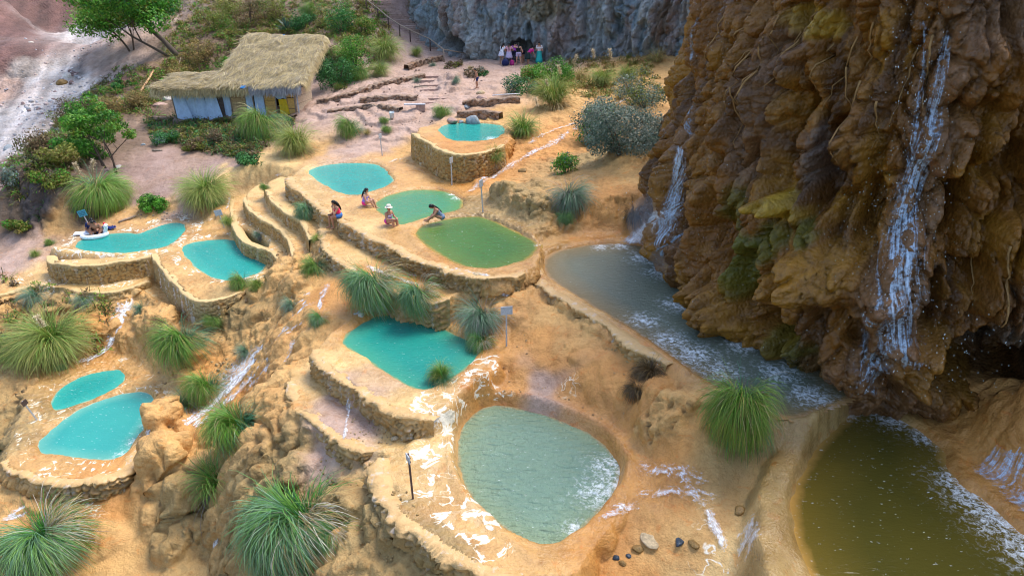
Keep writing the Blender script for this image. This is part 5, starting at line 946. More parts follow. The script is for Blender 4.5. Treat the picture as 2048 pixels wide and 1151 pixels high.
for a in [
 (826,997,98,.26,.20,-62,(0,-4),M_POSTD,M_BOARD,"dark leaning sign post with small board turned sideways on the nearest pool's white rim",.1),
 (1013,692,80,.40,.30,10,(0,0),M_POST,M_BOARD,"pale grey sign post seen from behind above the middle turquoise pool",0.),
 (966,425,62,.26,.32,60,(0,-5),M_POST,M_BOARD,"pale leaning sign post at the right end of the green pools",-.06),
 (904,370,50,.26,.28,60,(0,0),M_POST,M_BOARD,"pale sign post in front of the raised pool's wall",-.05),
 (765,314,42,.24,.26,60,(0,-3),M_POST,M_BOARD,"thin grey sign post behind the upper turquoise pool",-.04),
 (449,456,34,.38,.30,8,(0,-10),M_POST,M_BOARD,"leaning pale sign between the two turquoise pools on the left",0.),
 (74,839,50,.22,.22,70,(0,-14),M_POST,M_POSTD,"leaning thin sign post on the dark hollow beside the lower left pools",.0),
 (182,458,36,.42,.34,12,(0,-12),M_POST,M_BLUE,"blue lettered sign board behind the couple at the heart-shaped pool",0.,True),
]: sign_post(*a)
# ------------------------------------------------------------------ far dry stone walls
def dry_wall(i, path, h, label, name="stone_wall", mat=None, size=.3):
    P = np.array([surf(a, b) for a, b in path]); P, s = resample(smooth_poly(list(P), False, 2), .07)
    z = hz(P[:, 0], P[:, 1]); z = np.convolve(np.pad(z, 6, mode='edge'), np.ones(13)/13, 'valid')
    N = np.gradient(P[:, :2], axis=0); N /= np.linalg.norm(N, axis=1)[:, None]; N = np.c_[N[:, 1], -N[:, 0]]
    if (N[:, 1]).mean() > 0: N = -N
    prof = [(.35, -.1), (.30, 1.0), (-.02, 1.06)] ; nr = 14; v = np.linspace(0, 1, nr); S = np.repeat(s[None], nr, 0); Hh = v[:, None]*(h + .35)
    f1, f2, cid = worley(S/size + .4*fbm(S, Hh*2, 3), Hh/(size*.6) + 0*S, 300 + i); L = np.sqrt(np.clip(1-(f1/.75)**2, 0, 1))*sstep(0, .25, f2-f1)
    off = .10*L*(.6+.6*cid) + .05
    top = (vn(s/size*1.1, s*0, 44+i)-.4)*.16
    X = P[:, 0] + N[:, 0]*off; Y = P[:, 1] + N[:, 1]*off; Z = z + h + top*(1-v[:, None]*.8) - Hh
    X = np.r_[(P[:, 0]-N[:, 0]*.4)[None], (P[:, 0]-N[:, 0]*.3)[None], X]; Y = np.r_[(P[:, 1]-N[:, 1]*.4)[None], (P[:, 1]-N[:, 1]*.3)[None], Y]; Z = np.r_[(z-.2)[None], (z+h+top*.8+.02)[None], Z]
    one = np.ones((2, len(s)))
    me = mesh_np(name, np.stack([X, Y, Z], -1), grid_faces(*X.shape), floats={"lift": np.r_[one*.7, L].ravel(), "cell": np.r_[one*.5, cid].ravel()})
    c = np.array([X.mean(), Y.mean(), Z.min()]); me.transform(Matrix.Translation(-Vector(c))); o = obj(name, me, mat or WALL_D); o.location = c
    tag(o, label, "wall", "dry stone walls on the pink dirt slope"); return o
for i, a in enumerate([
 ([(635,210),(680,202),(730,186),(770,172),(850,157)],.28,"long curved dry stone wall crossing the pink dirt slope"),([(720,206),(770,200),(835,200)],.25,"short middle dry stone row below the long curved wall"),([(655,230),(700,222),(760,217),(800,224)],.22,"lowest dry stone row above the pampas on the pink dirt"),
 ([(815,140),(845,130),(886,122)],.38,"dry stone wall stub beside the last handrail post"),([(925,215),(980,213),(1040,208)],.42,"upper dark stone wall behind the raised pool"),([(915,236),(960,236),(1000,240)],.42,"lower dark stone wall directly behind the raised pool"),([(300,244),(400,243),(500,243),(590,240)],.30,"stone plinth under the thatched hut's front")]): dry_wall(i, *a)
# ------------------------------------------------------------------ thatched hut
HB = Vector((-19.0, 48.0, float(hz(-19, 48)))); zf = W(460, 231, -10.6)[2]
hut = thing("thatched_hut", "thatched hut with pale blue curtains and plank panels on the hillside", "hut", (-19.0, 48.0, zf))
def at_front(px, py, dy=0.0):    # point on the hut's front plane (y = 48 + dy)
    r = ray(px, py); d = (48.0 + dy)/r[1]; return Vector((r[0]*d + 19.0, dy, r[2]*d + CZ - zf))
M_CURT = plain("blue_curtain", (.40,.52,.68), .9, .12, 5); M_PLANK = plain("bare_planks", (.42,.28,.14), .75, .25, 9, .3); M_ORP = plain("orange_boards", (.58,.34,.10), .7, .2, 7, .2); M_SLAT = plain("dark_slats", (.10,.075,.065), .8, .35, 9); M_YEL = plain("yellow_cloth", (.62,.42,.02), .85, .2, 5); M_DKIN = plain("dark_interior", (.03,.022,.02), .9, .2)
def panel(nm, x0, x1, z0, z1, mat, y=0.0, boards=0):
    m = MB()
    if boards:
        hh = (z1-z0)/boards
        for b in range(boards): m.box(((x0+x1)/2, y + random.uniform(-.006, .006), z0 + hh*(b+.5)), (x1-x0, .03, hh*.93), None, .004)
    else: m.box(((x0+x1)/2, y, (z0+z1)/2), (x1-x0, .04, z1-z0))
    return obj(nm, m.mesh(nm), mat, hut)
def curtain(x0, x1, z0, z1, mat, slant=0.0, seed=0, y=-.06, amp=.04):
    nx, nz = 22, 14; u, v = np.meshgrid(np.linspace(0, 1, nx), np.linspace(0, 1, nz))
    X = x0 + (x1-x0)*u + slant*(1-v)*(.3+.7*u) ; Z = z0 + (z1-z0)*v + .05*np.sin(u*9+seed)*(1-v); Y = y + amp*np.sin(u*(x1-x0)*18 + seed + 1.5*(1-v))*(.35+.65*(1-v)) - .12*(1-v)*np.sin(seed*2.1)
    V = np.stack([X, Y, Z], -1).reshape(-1, 3); Vb = V + np.array([0, .012, 0]); F = grid_faces(nz, nx); F2 = F[:, ::-1] + len(V)
    me = mesh_np("curtain", np.r_[V, Vb], np.r_[F, F2]); return obj("curtain", me, mat, hut)
top = 2.15
def xf(px): return at_front(px, 205).x
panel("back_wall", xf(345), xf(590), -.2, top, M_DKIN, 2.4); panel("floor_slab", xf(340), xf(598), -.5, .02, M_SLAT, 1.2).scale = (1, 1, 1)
fl = MB().box(((xf(340)+xf(598))/2, 1.3, -.16), (xf(598)-xf(340), 2.9, .30)); obj("floor", fl.mesh("floor"), plain("dirt_floor", (.28,.19,.15), .9), hut)
for x0, x1, sl, sd in ((346,366,.55,1),(370,388,.30,2),(390,408,.22,3),(411,432,.40,4),(445,461,.12,5),(493,505,.05,6),(510,528,.10,7)): curtain(xf(x0), xf(x1), .03, top-.05, M_CURT, sl, sd)
curtain(xf(553), xf(572), 1.35, top-.05, M_CURT, 0, 8); curtain(xf(558), xf(574), .25, 1.35, M_YEL, .12, 9)
panel("slat_wall", xf(430), xf(445), 0, top, M_SLAT, 0, 11); panel("plank_wall", xf(462), xf(492), 0, top, M_PLANK, 0, 9); panel("plank_wall", xf(530), xf(551), 0, top, M_ORP, 0, 7); panel("plank_wall", xf(574), xf(590), 0, top, M_ORP, 0, 3)
sw = MB()
for b in range(4): sw.box((xf(590)+.32, 1.1, .24 + b*.49), (.04, 2.2, .46), Matrix.Rotation(R(-14), 4, 'Z'), .004)
obj("side_wall", sw.mesh("side_wall"), plain("pale_boards", (.55,.43,.30), .75, .2, 9, .2), hut)
for px, ln in ((345,.1),(389,.16),(410,.2),(430,0),(446,0),(462,0),(492,0),(507,0),(529,0),(552,0),(574,0),(590,0)):
    p = MB().tube([(xf(px)+ln, -.02, -.15), (xf(px), -.02, top+.1)], .045, 6); obj("post", p.mesh("post", True), MAT_DRYWOOD if px not in (446,) else M_SLAT, hut)
lp = MB().tube([(xf(596)+.1, -.35, -.3), (xf(596)+.06, -.3, 1.75)], .05, 6); obj("post", lp.mesh("post", True), M_POST, hut)
def thatch(nm, c4, th, seed, nbl, eave_grey=None):
    EL, ER, RR, RL = [np.array(c) for c in c4]; rs = np.random.RandomState(seed); nu, nv = 40, 24
    u, v = np.meshgrid(np.linspace(0, 1, nu), np.linspace(0, 1, nv)); bi = lambda u, v: (EL*(1-u)[..., None] + ER*u[..., None])*(1-v)[..., None] + (RL*(1-u)[..., None] + RR*u[..., None])*v[..., None]
    P = bi(u, v); n = np.cross(ER-EL, RL-EL); n /= np.linalg.norm(n); b = (fbm(u*9, v*7, seed, 3)-.5)*.28
    Pt = P + n*(th*.5 + b)[..., None]; Pb = P - n*th*.5
    V = np.r_[Pt.reshape(-1, 3), Pb.reshape(-1, 3)]; F = grid_faces(nv, nu); idx = np.arange(nu*nv).reshape(nv, nu); o = nu*nv
    rim = np.r_[idx[0], idx[1:, -1], idx[-1, ::-1][1:], idx[::-1, 0][1:-1]]; r2 = np.roll(rim, -1)
    side = np.stack([rim, rim+o, r2+o, r2], 1); C = np.tile((.34,.25,.12), (len(V), 1))
    slab = (V, np.r_[F, F[:, ::-1]+o, side], C)
    dn = (EL-RL)/np.linalg.norm(EL-RL)
    uu = rs.rand(nbl); vv = rs.rand(nbl); a = bi(uu, vv) + n*(th*.5 + (fbm(uu*9, vv*7, seed, 3)-.5)*.28 + rs.uniform(-.02, .05, nbl))[:, None]
    sdv = np.cross(n, dn); ang = rs.normal(0, .5, nbl); d = dn*np.cos(ang)[:, None] + sdv*np.sin(ang)[:, None]
    L = rs.uniform(.35, .8, nbl)[:, None]; w = np.cross(d, n)*rs.uniform(.010, .024, nbl)[:, None]; e = a + d*L + n*rs.uniform(-.02, .10, nbl)[:, None]
    V2 = np.stack([a-w, a+w, e+w*.5, e-w*.5], 1).reshape(-1, 3); cc = np.array([(.60,.47,.23),(.50,.39,.20),(.44,.37,.26),(.66,.55,.32),(.33,.27,.18)])[rs.randint(0, 5, nbl)]*rs.uniform(.75, 1.2, nbl)[:, None]
    top_b = (V2, np.arange(nbl*4).reshape(-1, 4), np.repeat(cc, 4, 0)); parts = [slab, top_b]
    fr = []
    for A, B, nn, out in ((EL, ER, 1500, dn), (ER, RR, 1300, sdv*np.sign(np.dot(sdv, ER-EL))), (EL, RL, 500, -sdv*np.sign(np.dot(sdv, ER-EL)))):
        t = rs.rand(nn); a = A*(1-t)[:, None] + B*t[:, None] + n*rs.uniform(-th*.5, th*.6, nn)[:, None]; L = rs.uniform(.3, .62, nn)
        d1 = out*.75 + np.array([0, 0, -.45]) + rs.normal(0, .16, (nn, 3)); d2 = out*.25 + np.array([0, 0, -1.0]) + rs.normal(0, .18, (nn, 3))
        m1 = a + d1*(L*.5)[:, None]; m2 = m1 + d2*(L*.6)[:, None]; w = (B-A)/np.linalg.norm(B-A)*rs.uniform(.010, .022, nn)[:, None]
        V3 = np.stack([a-w, a+w, m1-w, m1+w, m2-w*.4, m2+w*.4], 1).reshape(-1, 3); base = np.arange(nn)[:, None]*6
        F3 = np.concatenate([base + np.array([[0, 1, 3, 2]]), base + np.array([[2, 3, 5, 4]])]); cs = np.array([(.58,.45,.22),(.46,.36,.20),(.64,.53,.29)])[rs.randint(0, 3, nn)]*rs.uniform(.7, 1.2, nn)[:, None]
        if eave_grey is not None and out is dn:
            gmask = (t > eave_grey)[:, None]; cs = np.where(gmask, np.array([(.42,.41,.44),(.32,.31,.34),(.52,.51,.53)])[rs.randint(0, 3, nn)], cs)
        fr.append((V3, F3, np.repeat(cs, 6, 0)))
    ro = obj(nm, cat_mesh(nm, parts), MAT_BLADE, hut); obj("straw_fringe", cat_mesh("straw_fringe", fr), MAT_BLADE, ro); return ro
M_TARP = plain('blue_tarpaulin', (.02,.18,.45), .4)
def hp(x, y, z): return (x + 19.0, y - 48.0, z + CZ - zf)
thatch("thatch_roof", [hp(-20.0,47.7,-8.38), hp(-13.9,47.4,-8.24), hp(-13.3,52.6,-5.8), hp(-18.8,53.0,-5.65)], .22, 5, 9000, .42)
thatch("thatch_roof", [hp(-23.9,47.6,-8.48), hp(-19.4,47.6,-8.43), hp(-19.2,50.2,-7.9), hp(-23.2,50.2,-7.95)], .20, 6, 4200)
for a, b, c in ((-16.9,52.6,-5.78),(-16.4,52.7,-5.76),(-18.95,50.6,-6.9),(-19.6,47.7,-8.42),(-17.7,47.3,-8.34)): obj("tarpaulin", MB().box(hp(a, b, c), (.34, .26, .05), Matrix.Rotation(R(25), 4, 'X'), .05).mesh("tarpaulin"), M_TARP, hut)
# ------------------------------------------------------------------ steps and handrail
stp = MB(); rnd = random.Random(4)
for i in range(26):
    t = i/25; px = 738 + (866-738)*t; py = -6 + (98+6)*t**.9; g = surf(px + 2, py)
    stp.box((g.x, g.y, g.z + .02), (2.3, .42, .26), Matrix.Rotation(R(18), 4, 'Z'), .05, rnd)
for i in range(7):
    g = surf(865 + 2*i, 155 + i*8.5); stp.box((g.x - .2, g.y, g.z - .02), (1.7, .38, .22), Matrix.Rotation(R(6), 4, 'Z'), .05, rnd)
obj("steps", stp.mesh("steps"), plain("dirt_steps", (.38,.26,.21), .9, .3, 6, .5), kind='structure')
rail_px = [(734,2),(757,20),(778,38),(800,53),(821,64),(861,82),(888,104)]
g0 = surf(821, 84); hr = thing("handrail", "grey wooden handrail on posts descending beside the stone steps", "handrail", g0); tops = []
for px, py in rail_px:
    g = surf(px, py + 21); tp_ = g + Vector((0, 0, .98)); tops.append(tp_ - g0)
    m = MB().tube([g - g0 - Vector((0, 0, .15)), tp_ - g0], .055, 6); obj("post", m.mesh("post", True), M_POSTD if px < 870 else MAT_DRYWOOD, hr)
e = surf(932, 118); tops2 = tops + [e + Vector((0, 0, .45)) - g0]
m = MB().tube(tops2, .05, 6); obj("rail", m.mesh("rail", True), MAT_DRYWOOD, hr)
# ------------------------------------------------------------------ small loose things
def pole(name, a, b, r, mat, label, cat, ha=.05, hb=.05):
    A = surf(*a) + Vector((0, 0, ha)); B = surf(*b) + Vector((0, 0, hb)); c = (A + B)/2
    m = MB().tube([A - c, (A-c)*.4 + Vector((0, 0, .01)), (B-c)*.4 + Vector((.02, 0, 0)), B - c], [r, r*.95, r*.9, r*.75], 7); o = obj(name, m.mesh(name, True), mat); o.location = c; tag(o, label, cat); return o
pole("log", (238,446), (271,434), .06, MAT_DRYWOOD, "pale bleached log lying behind the heart-shaped pool", "log")
pole("wooden_pole", (276,196), (309,148), .09, plain("orange_wood", (.52,.30,.15), .7), "long orange-brown pole lying up the slope left of the hut", "pole", .1, .25)
pole("wooden_pole", (349,155), (364,125), .04, MAT_DRYWOOD, "thin pale pole leaning on the slope above the small thatch", "pole", .05, .4)
pole("fallen_branch", (130,290), (160,278), .06, MAT_DRYWOOD, "pale fallen branch left of the young tree", "branch")
pole("log", (305,303), (325,302), .08, MAT_DRYWOOD, "short grey log at the edge of the dirt path", "log")
pole("metal_pipe", (985,205), (1040,201), .035, plain("white_pipe", (.7,.7,.72), .4), "white pipe lying along the upper dark stone wall", "pipe", .45, .45)
g = surf(830, 222); b = thing("plank_bench", "low bench of a pale plank on brick supports on the pink dirt slope", "bench", g, .05)
obj("seat", MB().box((0, 0, .42), (1.35, .30, .05), None, .006).mesh("seat"), M_POST, b)
for x in (.28, .52): obj("support", MB().box((x, 0, .18), (.42 if x < .5 else .3, .26, .42), None, .01).mesh("support"), MR_PINK, b)
g = surf(845, 176); b = obj("plank", MB().box((0, 0, .06), (1.1, .3, .10), None, .02).mesh("plank"), MAT_DRYWOOD); b.location = g; b.rotation_euler = (0, R(4), -.1); tag(b, "brown plank lying on the dirt beside the long dry stone wall", "plank")
g = surf(784, 236); bk = thing("bucket", "small white and blue bucket on the pink dirt slope", "bucket", g)
mb = MB(); prof = [(.02,.0),(.13,.0),(.16,.32),(.17,.33),(.17,.35),(.15,.35),(.12,.03)]; kk_ = 16
for r_, z_ in prof: mb.V += [(r_*math.cos(2*math.pi*j/kk_), r_*math.sin(2*math.pi*j/kk_), z_) for j in range(kk_)]
for i in range(len(prof)-1): mb.F += [(i*kk_+j, i*kk_+(j+1) % kk_, (i+1)*kk_+(j+1) % kk_, (i+1)*kk_+j) for j in range(kk_)]
obj("pail", mb.mesh("pail", True), plain("white_plastic", (.62,.72,.76), .4, .1), bk); hd = MB().tube([(.17*math.cos(t), 0, .34 + .14*math.sin(t)) for t in np.linspace(0, math.pi, 9)], .008, 5); obj("handle", hd.mesh("handle"), M_POST, bk)
# ------------------------------------------------------------------ running water
def stream_mat(name, dens=.5, blue=0.0, sc=1.0, fa=5.5, fl=1.7, ds=1.6):
    k = NT(name); uv = k.attr("flow", "Vector"); ed = k.attr("edge", "Fac"); co = k.coord()
    n = k.noise(k.map(uv, (fa, fl, 1)), 1.0, 5, .7, ds); n2 = k.noise(co, 9, 4, .7)
    f = k.math('ADD', k.math('MULTIPLY', n, .7), k.math('MULTIPLY', n2, .45)); f = k.math('ADD', f, k.math('MULTIPLY', k.math('SUBTRACT', ed, .5), .42))
    a = k.mr(f, .72 - dens*.2, .92 - dens*.2)
    k.base((.80 - .38*blue, .85 - .26*blue, .90 - .12*blue)); k.rough(.35); k.put(k.b.inputs["Alpha"], k.math('MULTIPLY', a, .92)); k.bump(n2, .4, .04); return k.m
M_ST = stream_mat("white_stream", .40); M_STT = stream_mat("thin_stream", .13); M_STTT = stream_mat("sheet_flow", .02); M_SHEEN = stream_mat("soft_flow_sheen", -.10); M_FALL = stream_mat("falling_water", .06, .8, 1, 13, .55, .7); M_FALLT = stream_mat("thin_falling_water", -.05, .9, 1, 13, .5, .7)  # M_SHEEN: thin running water with its pale sheen painted on as white
def strip(name, L, Rr, mat, n=9):
    L = np.array(L, float); Rr = np.array(Rr, float); L, s = resample(L, .12) if False else (L, None)
    w = np.linspace(0, 1, n)[None, :, None]; P = L[:, None]*(1-w) + Rr[:, None]*w; s = np.r_[0, np.cumsum(np.linalg.norm(np.diff((L+Rr)/2, axis=0), axis=1))]
    wid = np.linalg.norm(L-Rr, axis=1); flow = np.stack([np.repeat(np.linspace(0, 1, n)[None], len(L), 0)*wid[:, None], np.repeat(s[:, None], n, 1), np.zeros((len(L), n))], -1)
    ed = np.sin(np.linspace(0, math.pi, n))[None]*np.minimum(1, np.minimum(s, s[-1]-s)/.5)[:, None]
    return P, flow, ed
def emit(name, P, flow, ed, mat):
    me = mesh_np(name, P.reshape(-1, 3), grid_faces(P.shape[0], P.shape[1]), floats={"edge": ed.ravel()})
    at = me.attributes.new("flow", 'FLOAT_VECTOR', 'POINT'); at.data.foreach_set("vector", np.ascontiguousarray(flow, np.float32).ravel())
    return obj(name, me, mat, kind='structure')
from mathutils.bvhtree import BVHTree
F_ = grid_faces(*GX.shape); gv = np.stack([VX, VY, VZ], -1).reshape(-1, 3)
def top_z(X, Y):             # height of the finished, lumpy ground
    i = np.clip(np.searchsorted(xs, X), 1, len(xs)-2); j = np.clip(np.searchsorted(ys, Y), 1, len(ys)-2)
    return np.max([VZ[j+a, i+b] for a in (-1, 0, 1) for b in (-1, 0, 1)], axis=0)
def stream(path, width, mat, up=.06):
    P = smooth_poly([np.array(surf(a, b)) for a, b in path], False, 3); P, s = resample(P, .14); T = np.gradient(P[:, :2], axis=0); T /= np.linalg.norm(T, axis=1)[:, None]; N = np.c_[-T[:, 1], T[:, 0]]
    w = width*(.7 + .6*vn(s*1.3, s*0, 9))
    L = np.c_[P[:, :2] + N*w[:, None]/2, P[:, 2]]; Rr = np.c_[P[:, :2] - N*w[:, None]/2, P[:, 2]]
    Q, fl, ed = strip("stream", L, Rr, mat, 11); Z = top_z(Q[..., 0], Q[..., 1])*.55 + hz(Q[..., 0], Q[..., 1])*.45
    Q[..., 2] = Z + up; emit("stream_water", Q, fl, ed, mat)
for a in [([(1268,192),(1190,235),(1120,285),(1060,312),(1010,340),(965,365),(925,390)],1.0,M_STTT),([(1160,245),(1100,265),(1050,300)],.6,M_STTT),([(268,588),(250,640),(228,690),(190,716),(140,733)],.65,M_ST),([(250,640),(270,645)],.5,M_ST),([(614,575),(600,650),(540,690),(495,740),(450,790),(390,840),(355,870)],.9,M_ST),([(625,600),(585,665),(520,700),(470,750),(420,800)],2.2,M_STTT),([(560,690),(500,760),(440,820),(370,870)],1.0,M_STT),([(600,700),(560,740),(530,790)],1.2,M_STTT),([(255,600),(235,660),(215,705)],1.6,M_STTT),([(660,560),(640,620),(620,680)],.8,M_STTT),([(700,600),(760,610),(690,640)],.8,M_STTT),([(880,560),(960,590),(1040,600)],.8,M_STTT),([(720,530),(800,560),(860,580)],.6,M_STT),([(640,650),(600,690),(540,740),(480,790)],.8,M_STT),
  ([(505,985),(480,1040),(458,1100),(440,1160)],1.3,M_ST),([(470,1000),(445,1060),(420,1130)],.6,M_STT),([(95,1005),(50,1030),(-10,1060)],.6,M_ST),([(60,1060),(20,1090),(-20,1110)],.6,M_STT),([(690,555),(720,575),(745,598)],.5,M_STT),([(800,545),(850,560)],.4,M_STT),([(1400,995),(1425,1050),(1445,1090),(1450,1140)],.45,M_ST),([(1480,1040),(1490,1090),(1505,1150)],.7,M_STT),([(1465,1010),(1400,1000),(1330,985),(1240,985)],1.0,M_SHEEN),([(1440,1090),(1475,1130)],.35,M_ST),
  ([(824,318),(800,320),(770,332)],.5,M_STT),([(540,362),(575,352)],.3,M_STT),([(600,536),(560,545),(530,560)],.35,M_STT),([(1310,1010),(1250,1010),(1180,1060)],.7,M_STTT),([(700,745),(690,930)],.3,M_STT),([(330,835),(300,865),(265,905)],.4,M_ST),([(2070,900),(2000,945),(1950,985)],1.8,M_FALL),([(2090,980),(2030,1010),(1990,1030)],1.6,M_FALL),([(460,380),(458,410),(452,430)],.35,M_STT),([(1440,985),(1380,960),(1300,940),(1245,940)],1.1,M_SHEEN)]: stream(*a)
def cliff_fall(path, mat, C=RC, up=.10):
    rows = []; hv = C['hv']; s = C['s']; cx = []
    for px, py, w in path: S0, H0 = C['find'](px, py); cx.append((S0, H0, w))
    cx = np.array(cx); t = np.linspace(0, len(cx)-1, 90); S0 = np.interp(t, np.arange(len(cx)), cx[:, 0]); H0 = np.interp(t, np.arange(len(cx)), cx[:, 1]); w0 = np.interp(t, np.arange(len(cx)), cx[:, 2]); n = 15
    Q = np.zeros((90, n, 3)); flow = np.zeros((90, n, 3)); ed = np.zeros((90, n)); acc = 0
    for i in range(90):
        for j in range(n):
            S_ = S0[i] + (j/(n-1)-.5)*w0[i]; a = int(np.clip(np.searchsorted(s, S_), 2, len(s)-3)); b = int(np.clip(np.searchsorted(hv, H0[i]), 2, len(hv)-3))
            Q[i, j] = C['G'][b-2:b+3:2, a-2:a+3:2].reshape(-1, 3).mean(0) + np.array([C['N'][a, 0], C['N'][a, 1], 0])*up; flow[i, j] = ((j/(n-1)-.5)*w0[i], i*.1, 0); ed[i, j] = math.sin(math.pi*j/(n-1))*min(1, i/8, (89-i)/8)
    for _ in range(2): Q[1:-1] = (Q[:-2] + Q[1:-1]*2 + Q[2:])/4
    emit("waterfall", Q, flow, ed, mat)
cliff_fall([(1905,0,.35),(1880,120,.5),(1850,250,.8),(1810,380,1.2),(1790,500,1.6),(1790,600,1.8),(1780,740,1.8)], M_FALL); cliff_fall([(1462,0,.35),(1440,80,.4),(1420,160,.5),(1410,260,.6),(1400,340,.6)], M_FALLT); cliff_fall([(1860,0,.3),(1850,120,.35),(1830,260,.4),(1820,330,.5)], M_FALLT); cliff_fall([(1400,330,.8),(1370,430,1.2),(1345,520,1.6)], M_FALLT); cliff_fall([(1760,560,1.0),(1740,700,1.2),(1730,780,1.2)], M_FALLT)
# the fall at the cliff's left end, pouring from the lip and fanning out over the rock into the shaded pool
_gv = RC['G'].reshape(-1, 3); _bv = [BVHTree.FromPolygons(_gv.tolist(), grid_faces(*RC['G'].shape[:2]).tolist())]
def first_hit(px, py):
    r = Vector(ray(px, py)); h = _bv[0].ray_cast(Vector((0, 0, CZ)), r); d1 = h[3]/r.length if h[0] is not None else 1e9
    g = ground(px, py); d2 = (np.array(g) - [0, 0, CZ]) @ np.array([0, CP, -SP]); return min(d1, d2)
def fan(rows, mat, n=17, gap=.22):
    rows = np.array(rows, float); t = np.linspace(0, len(rows)-1, 60); rw = np.stack([np.interp(t, np.arange(len(rows)), rows[:, k]) for k in range(4)], 1); Q = np.zeros((60, n)); 
    D = np.array([[first_hit(a + (c-a)*j/(n-1), b + (e-b)*j/(n-1)) for j in range(n)] for a, b, c, e in rw])
    for _ in range(10): D = np.minimum(D, (np.roll(D, 1, 0)*0 + np.pad(D, ((1, 1), (0, 0)), mode='edge')[:-2] + D*2 + np.pad(D, ((1, 1), (0, 0)), mode='edge')[2:])/4); D[:, 1:-1] = (D[:, :-2] + 2*D[:, 1:-1] + D[:, 2:])/4
    P = np.array([[WD(a + (c-a)*j/(n-1), b + (e-b)*j/(n-1), D[i, j] - gap) for j in range(n)] for i, (a, b, c, e) in enumerate(rw)])
    s = np.r_[0, np.cumsum(np.linalg.norm(np.diff(P[:, n//2], axis=0), axis=1))]; wid = np.linalg.norm(P[:, 0]-P[:, -1], axis=1)
    flow = np.stack([np.linspace(0, 1, n)[None]*wid[:, None], np.repeat(s[:, None], n, 1), np.zeros((60, n))], -1); ed = np.sin(np.linspace(0, math.pi, n))[None]*np.minimum(1, np.minimum(s+.15, s[-1]-s+.1)/.4)[:, None]
    emit("waterfall", P, flow, ed, mat)
fan([(1346,285,1378,287),(1332,340,1388,344),(1306,400,1392,410),(1266,450,1385,465),(1222,484,1352,505)], M_FALL); fan([(1300,415,1345,420),(1262,455,1318,462),(1212,486,1290,497)], M_ST, gap=.12); fan([(1340,300,1370,300),(1325,380,1380,380),(1290,450,1370,460)], M_FALLT, gap=.5)
k = NT("mist"); vs = k.n("VolumePrincipled"); vs.inputs["Color"].default_value = (.85, .92, 1, 1); vs.inputs["Density"].default_value = .16
out = [x for x in k.t.nodes if x.type == 'OUTPUT_MATERIAL'][0]; k.t.nodes.remove(k.b); k.l(vs.outputs[0], out.inputs["Volume"])
for (px, py, d, sz) in ((1318,440,26.6,(1.25,.9,1.15)),(1345,520,26.0,(.9,.8,.5))):
    m = MB().ell((0, 0, 0), sz, None, 24, 14); o = obj("mist", m.mesh("mist", True), k.m, kind='stuff'); o.location = WD(px, py, d)
# hanging roots on the cliff
rs = np.random.RandomState(71)
for i in range(22):
    px, py = [(1500,20),(1530,40),(1560,30),(1580,60),(1600,20),(1640,60),(1700,80),(1720,120),(1745,60),(1760,150),(1780,40),(1545,90),(1570,130),(1790,180),(1660,20),(1620,60),(1980,450),(1990,520),(1955,480),(1870,60),(1840,90),(1525,160)][i]
    S0, H0 = RC['find'](px, py); a = int(np.searchsorted(RC['s'], S0)); b = int(np.searchsorted(RC['hv'], H0)); pts = []; drift = rs.normal(0, .35); L = rs.uniform(1.0, 2.4)
    for t in np.linspace(0, 1, 9):
        aa = int(np.clip(a + drift*t/.05, 2, len(RC['s'])-3)); bb_ = int(np.clip(b - L*t/.05, 2, len(RC['hv'])-3)); p = RC['G'][bb_, aa] + np.array([RC['N'][aa, 0], RC['N'][aa, 1], 0])*(.08 + .06*math.sin(t*6+i)); pts.append(p)
    c = np.array(pts[0]); m = MB().tube([p - c for p in pts], list(np.linspace(.032, .010, 9)), 5); o = obj("hanging_root", m.mesh("hanging_root", True), plain("root", (.30,.17,.06), .8) if i == 0 else bpy.data.materials["root"]); o.location = c
    tag(o, "thin brown root hanging down the face of the brown dripping cliff", "root", "roots hanging on the brown cliff")
# spray drops in front of the falls
rs = np.random.RandomState(72); bmd = bmesh.new(); bmesh.ops.create_icosphere(bmd, subdivisions=1, radius=1); iv = np.array([v.co[:] for v in bmd.verts]); fi = np.array([[v.index for v in f.verts] for f in bmd.faces]); bmd.free(); V = []; F = []
for px, py, sx, sy, n in ((1850,250,40,180,260),(1780,520,60,120,260),(1440,120,25,110,120),(1400,400,40,80,200),(1900,720,90,60,120),(1820,330,25,150,120),(1330,430,40,60,220),(1600,560,150,120,120)):
    for _ in range(n):
        a, b = rs.normal(px, sx), rs.normal(py, sy)
        if not (0 < b < 800): continue
        S0, H0 = RC['find'](a, b) if rs.rand() < .0 else (None, None)
        d = {1850: 15.5, 1780: 16.5, 1440: 22, 1400: 24, 1900: 15.5, 1820: 16, 1330: 25.5, 1600: 19}[px] + rs.normal(0, .5)
        r = rs.uniform(.004, .010); V.append(iv*np.array([r, r, r*1.5]) + WD(a, b, d)); F.append(fi + len(V)*len(iv) - len(iv))
k = NT("spray"); k.base((.55,.72,.85)); k.rough(.2); obj("water_spray", mesh_np("water_spray", np.concatenate(V), np.concatenate(F)), k.m, kind='stuff')
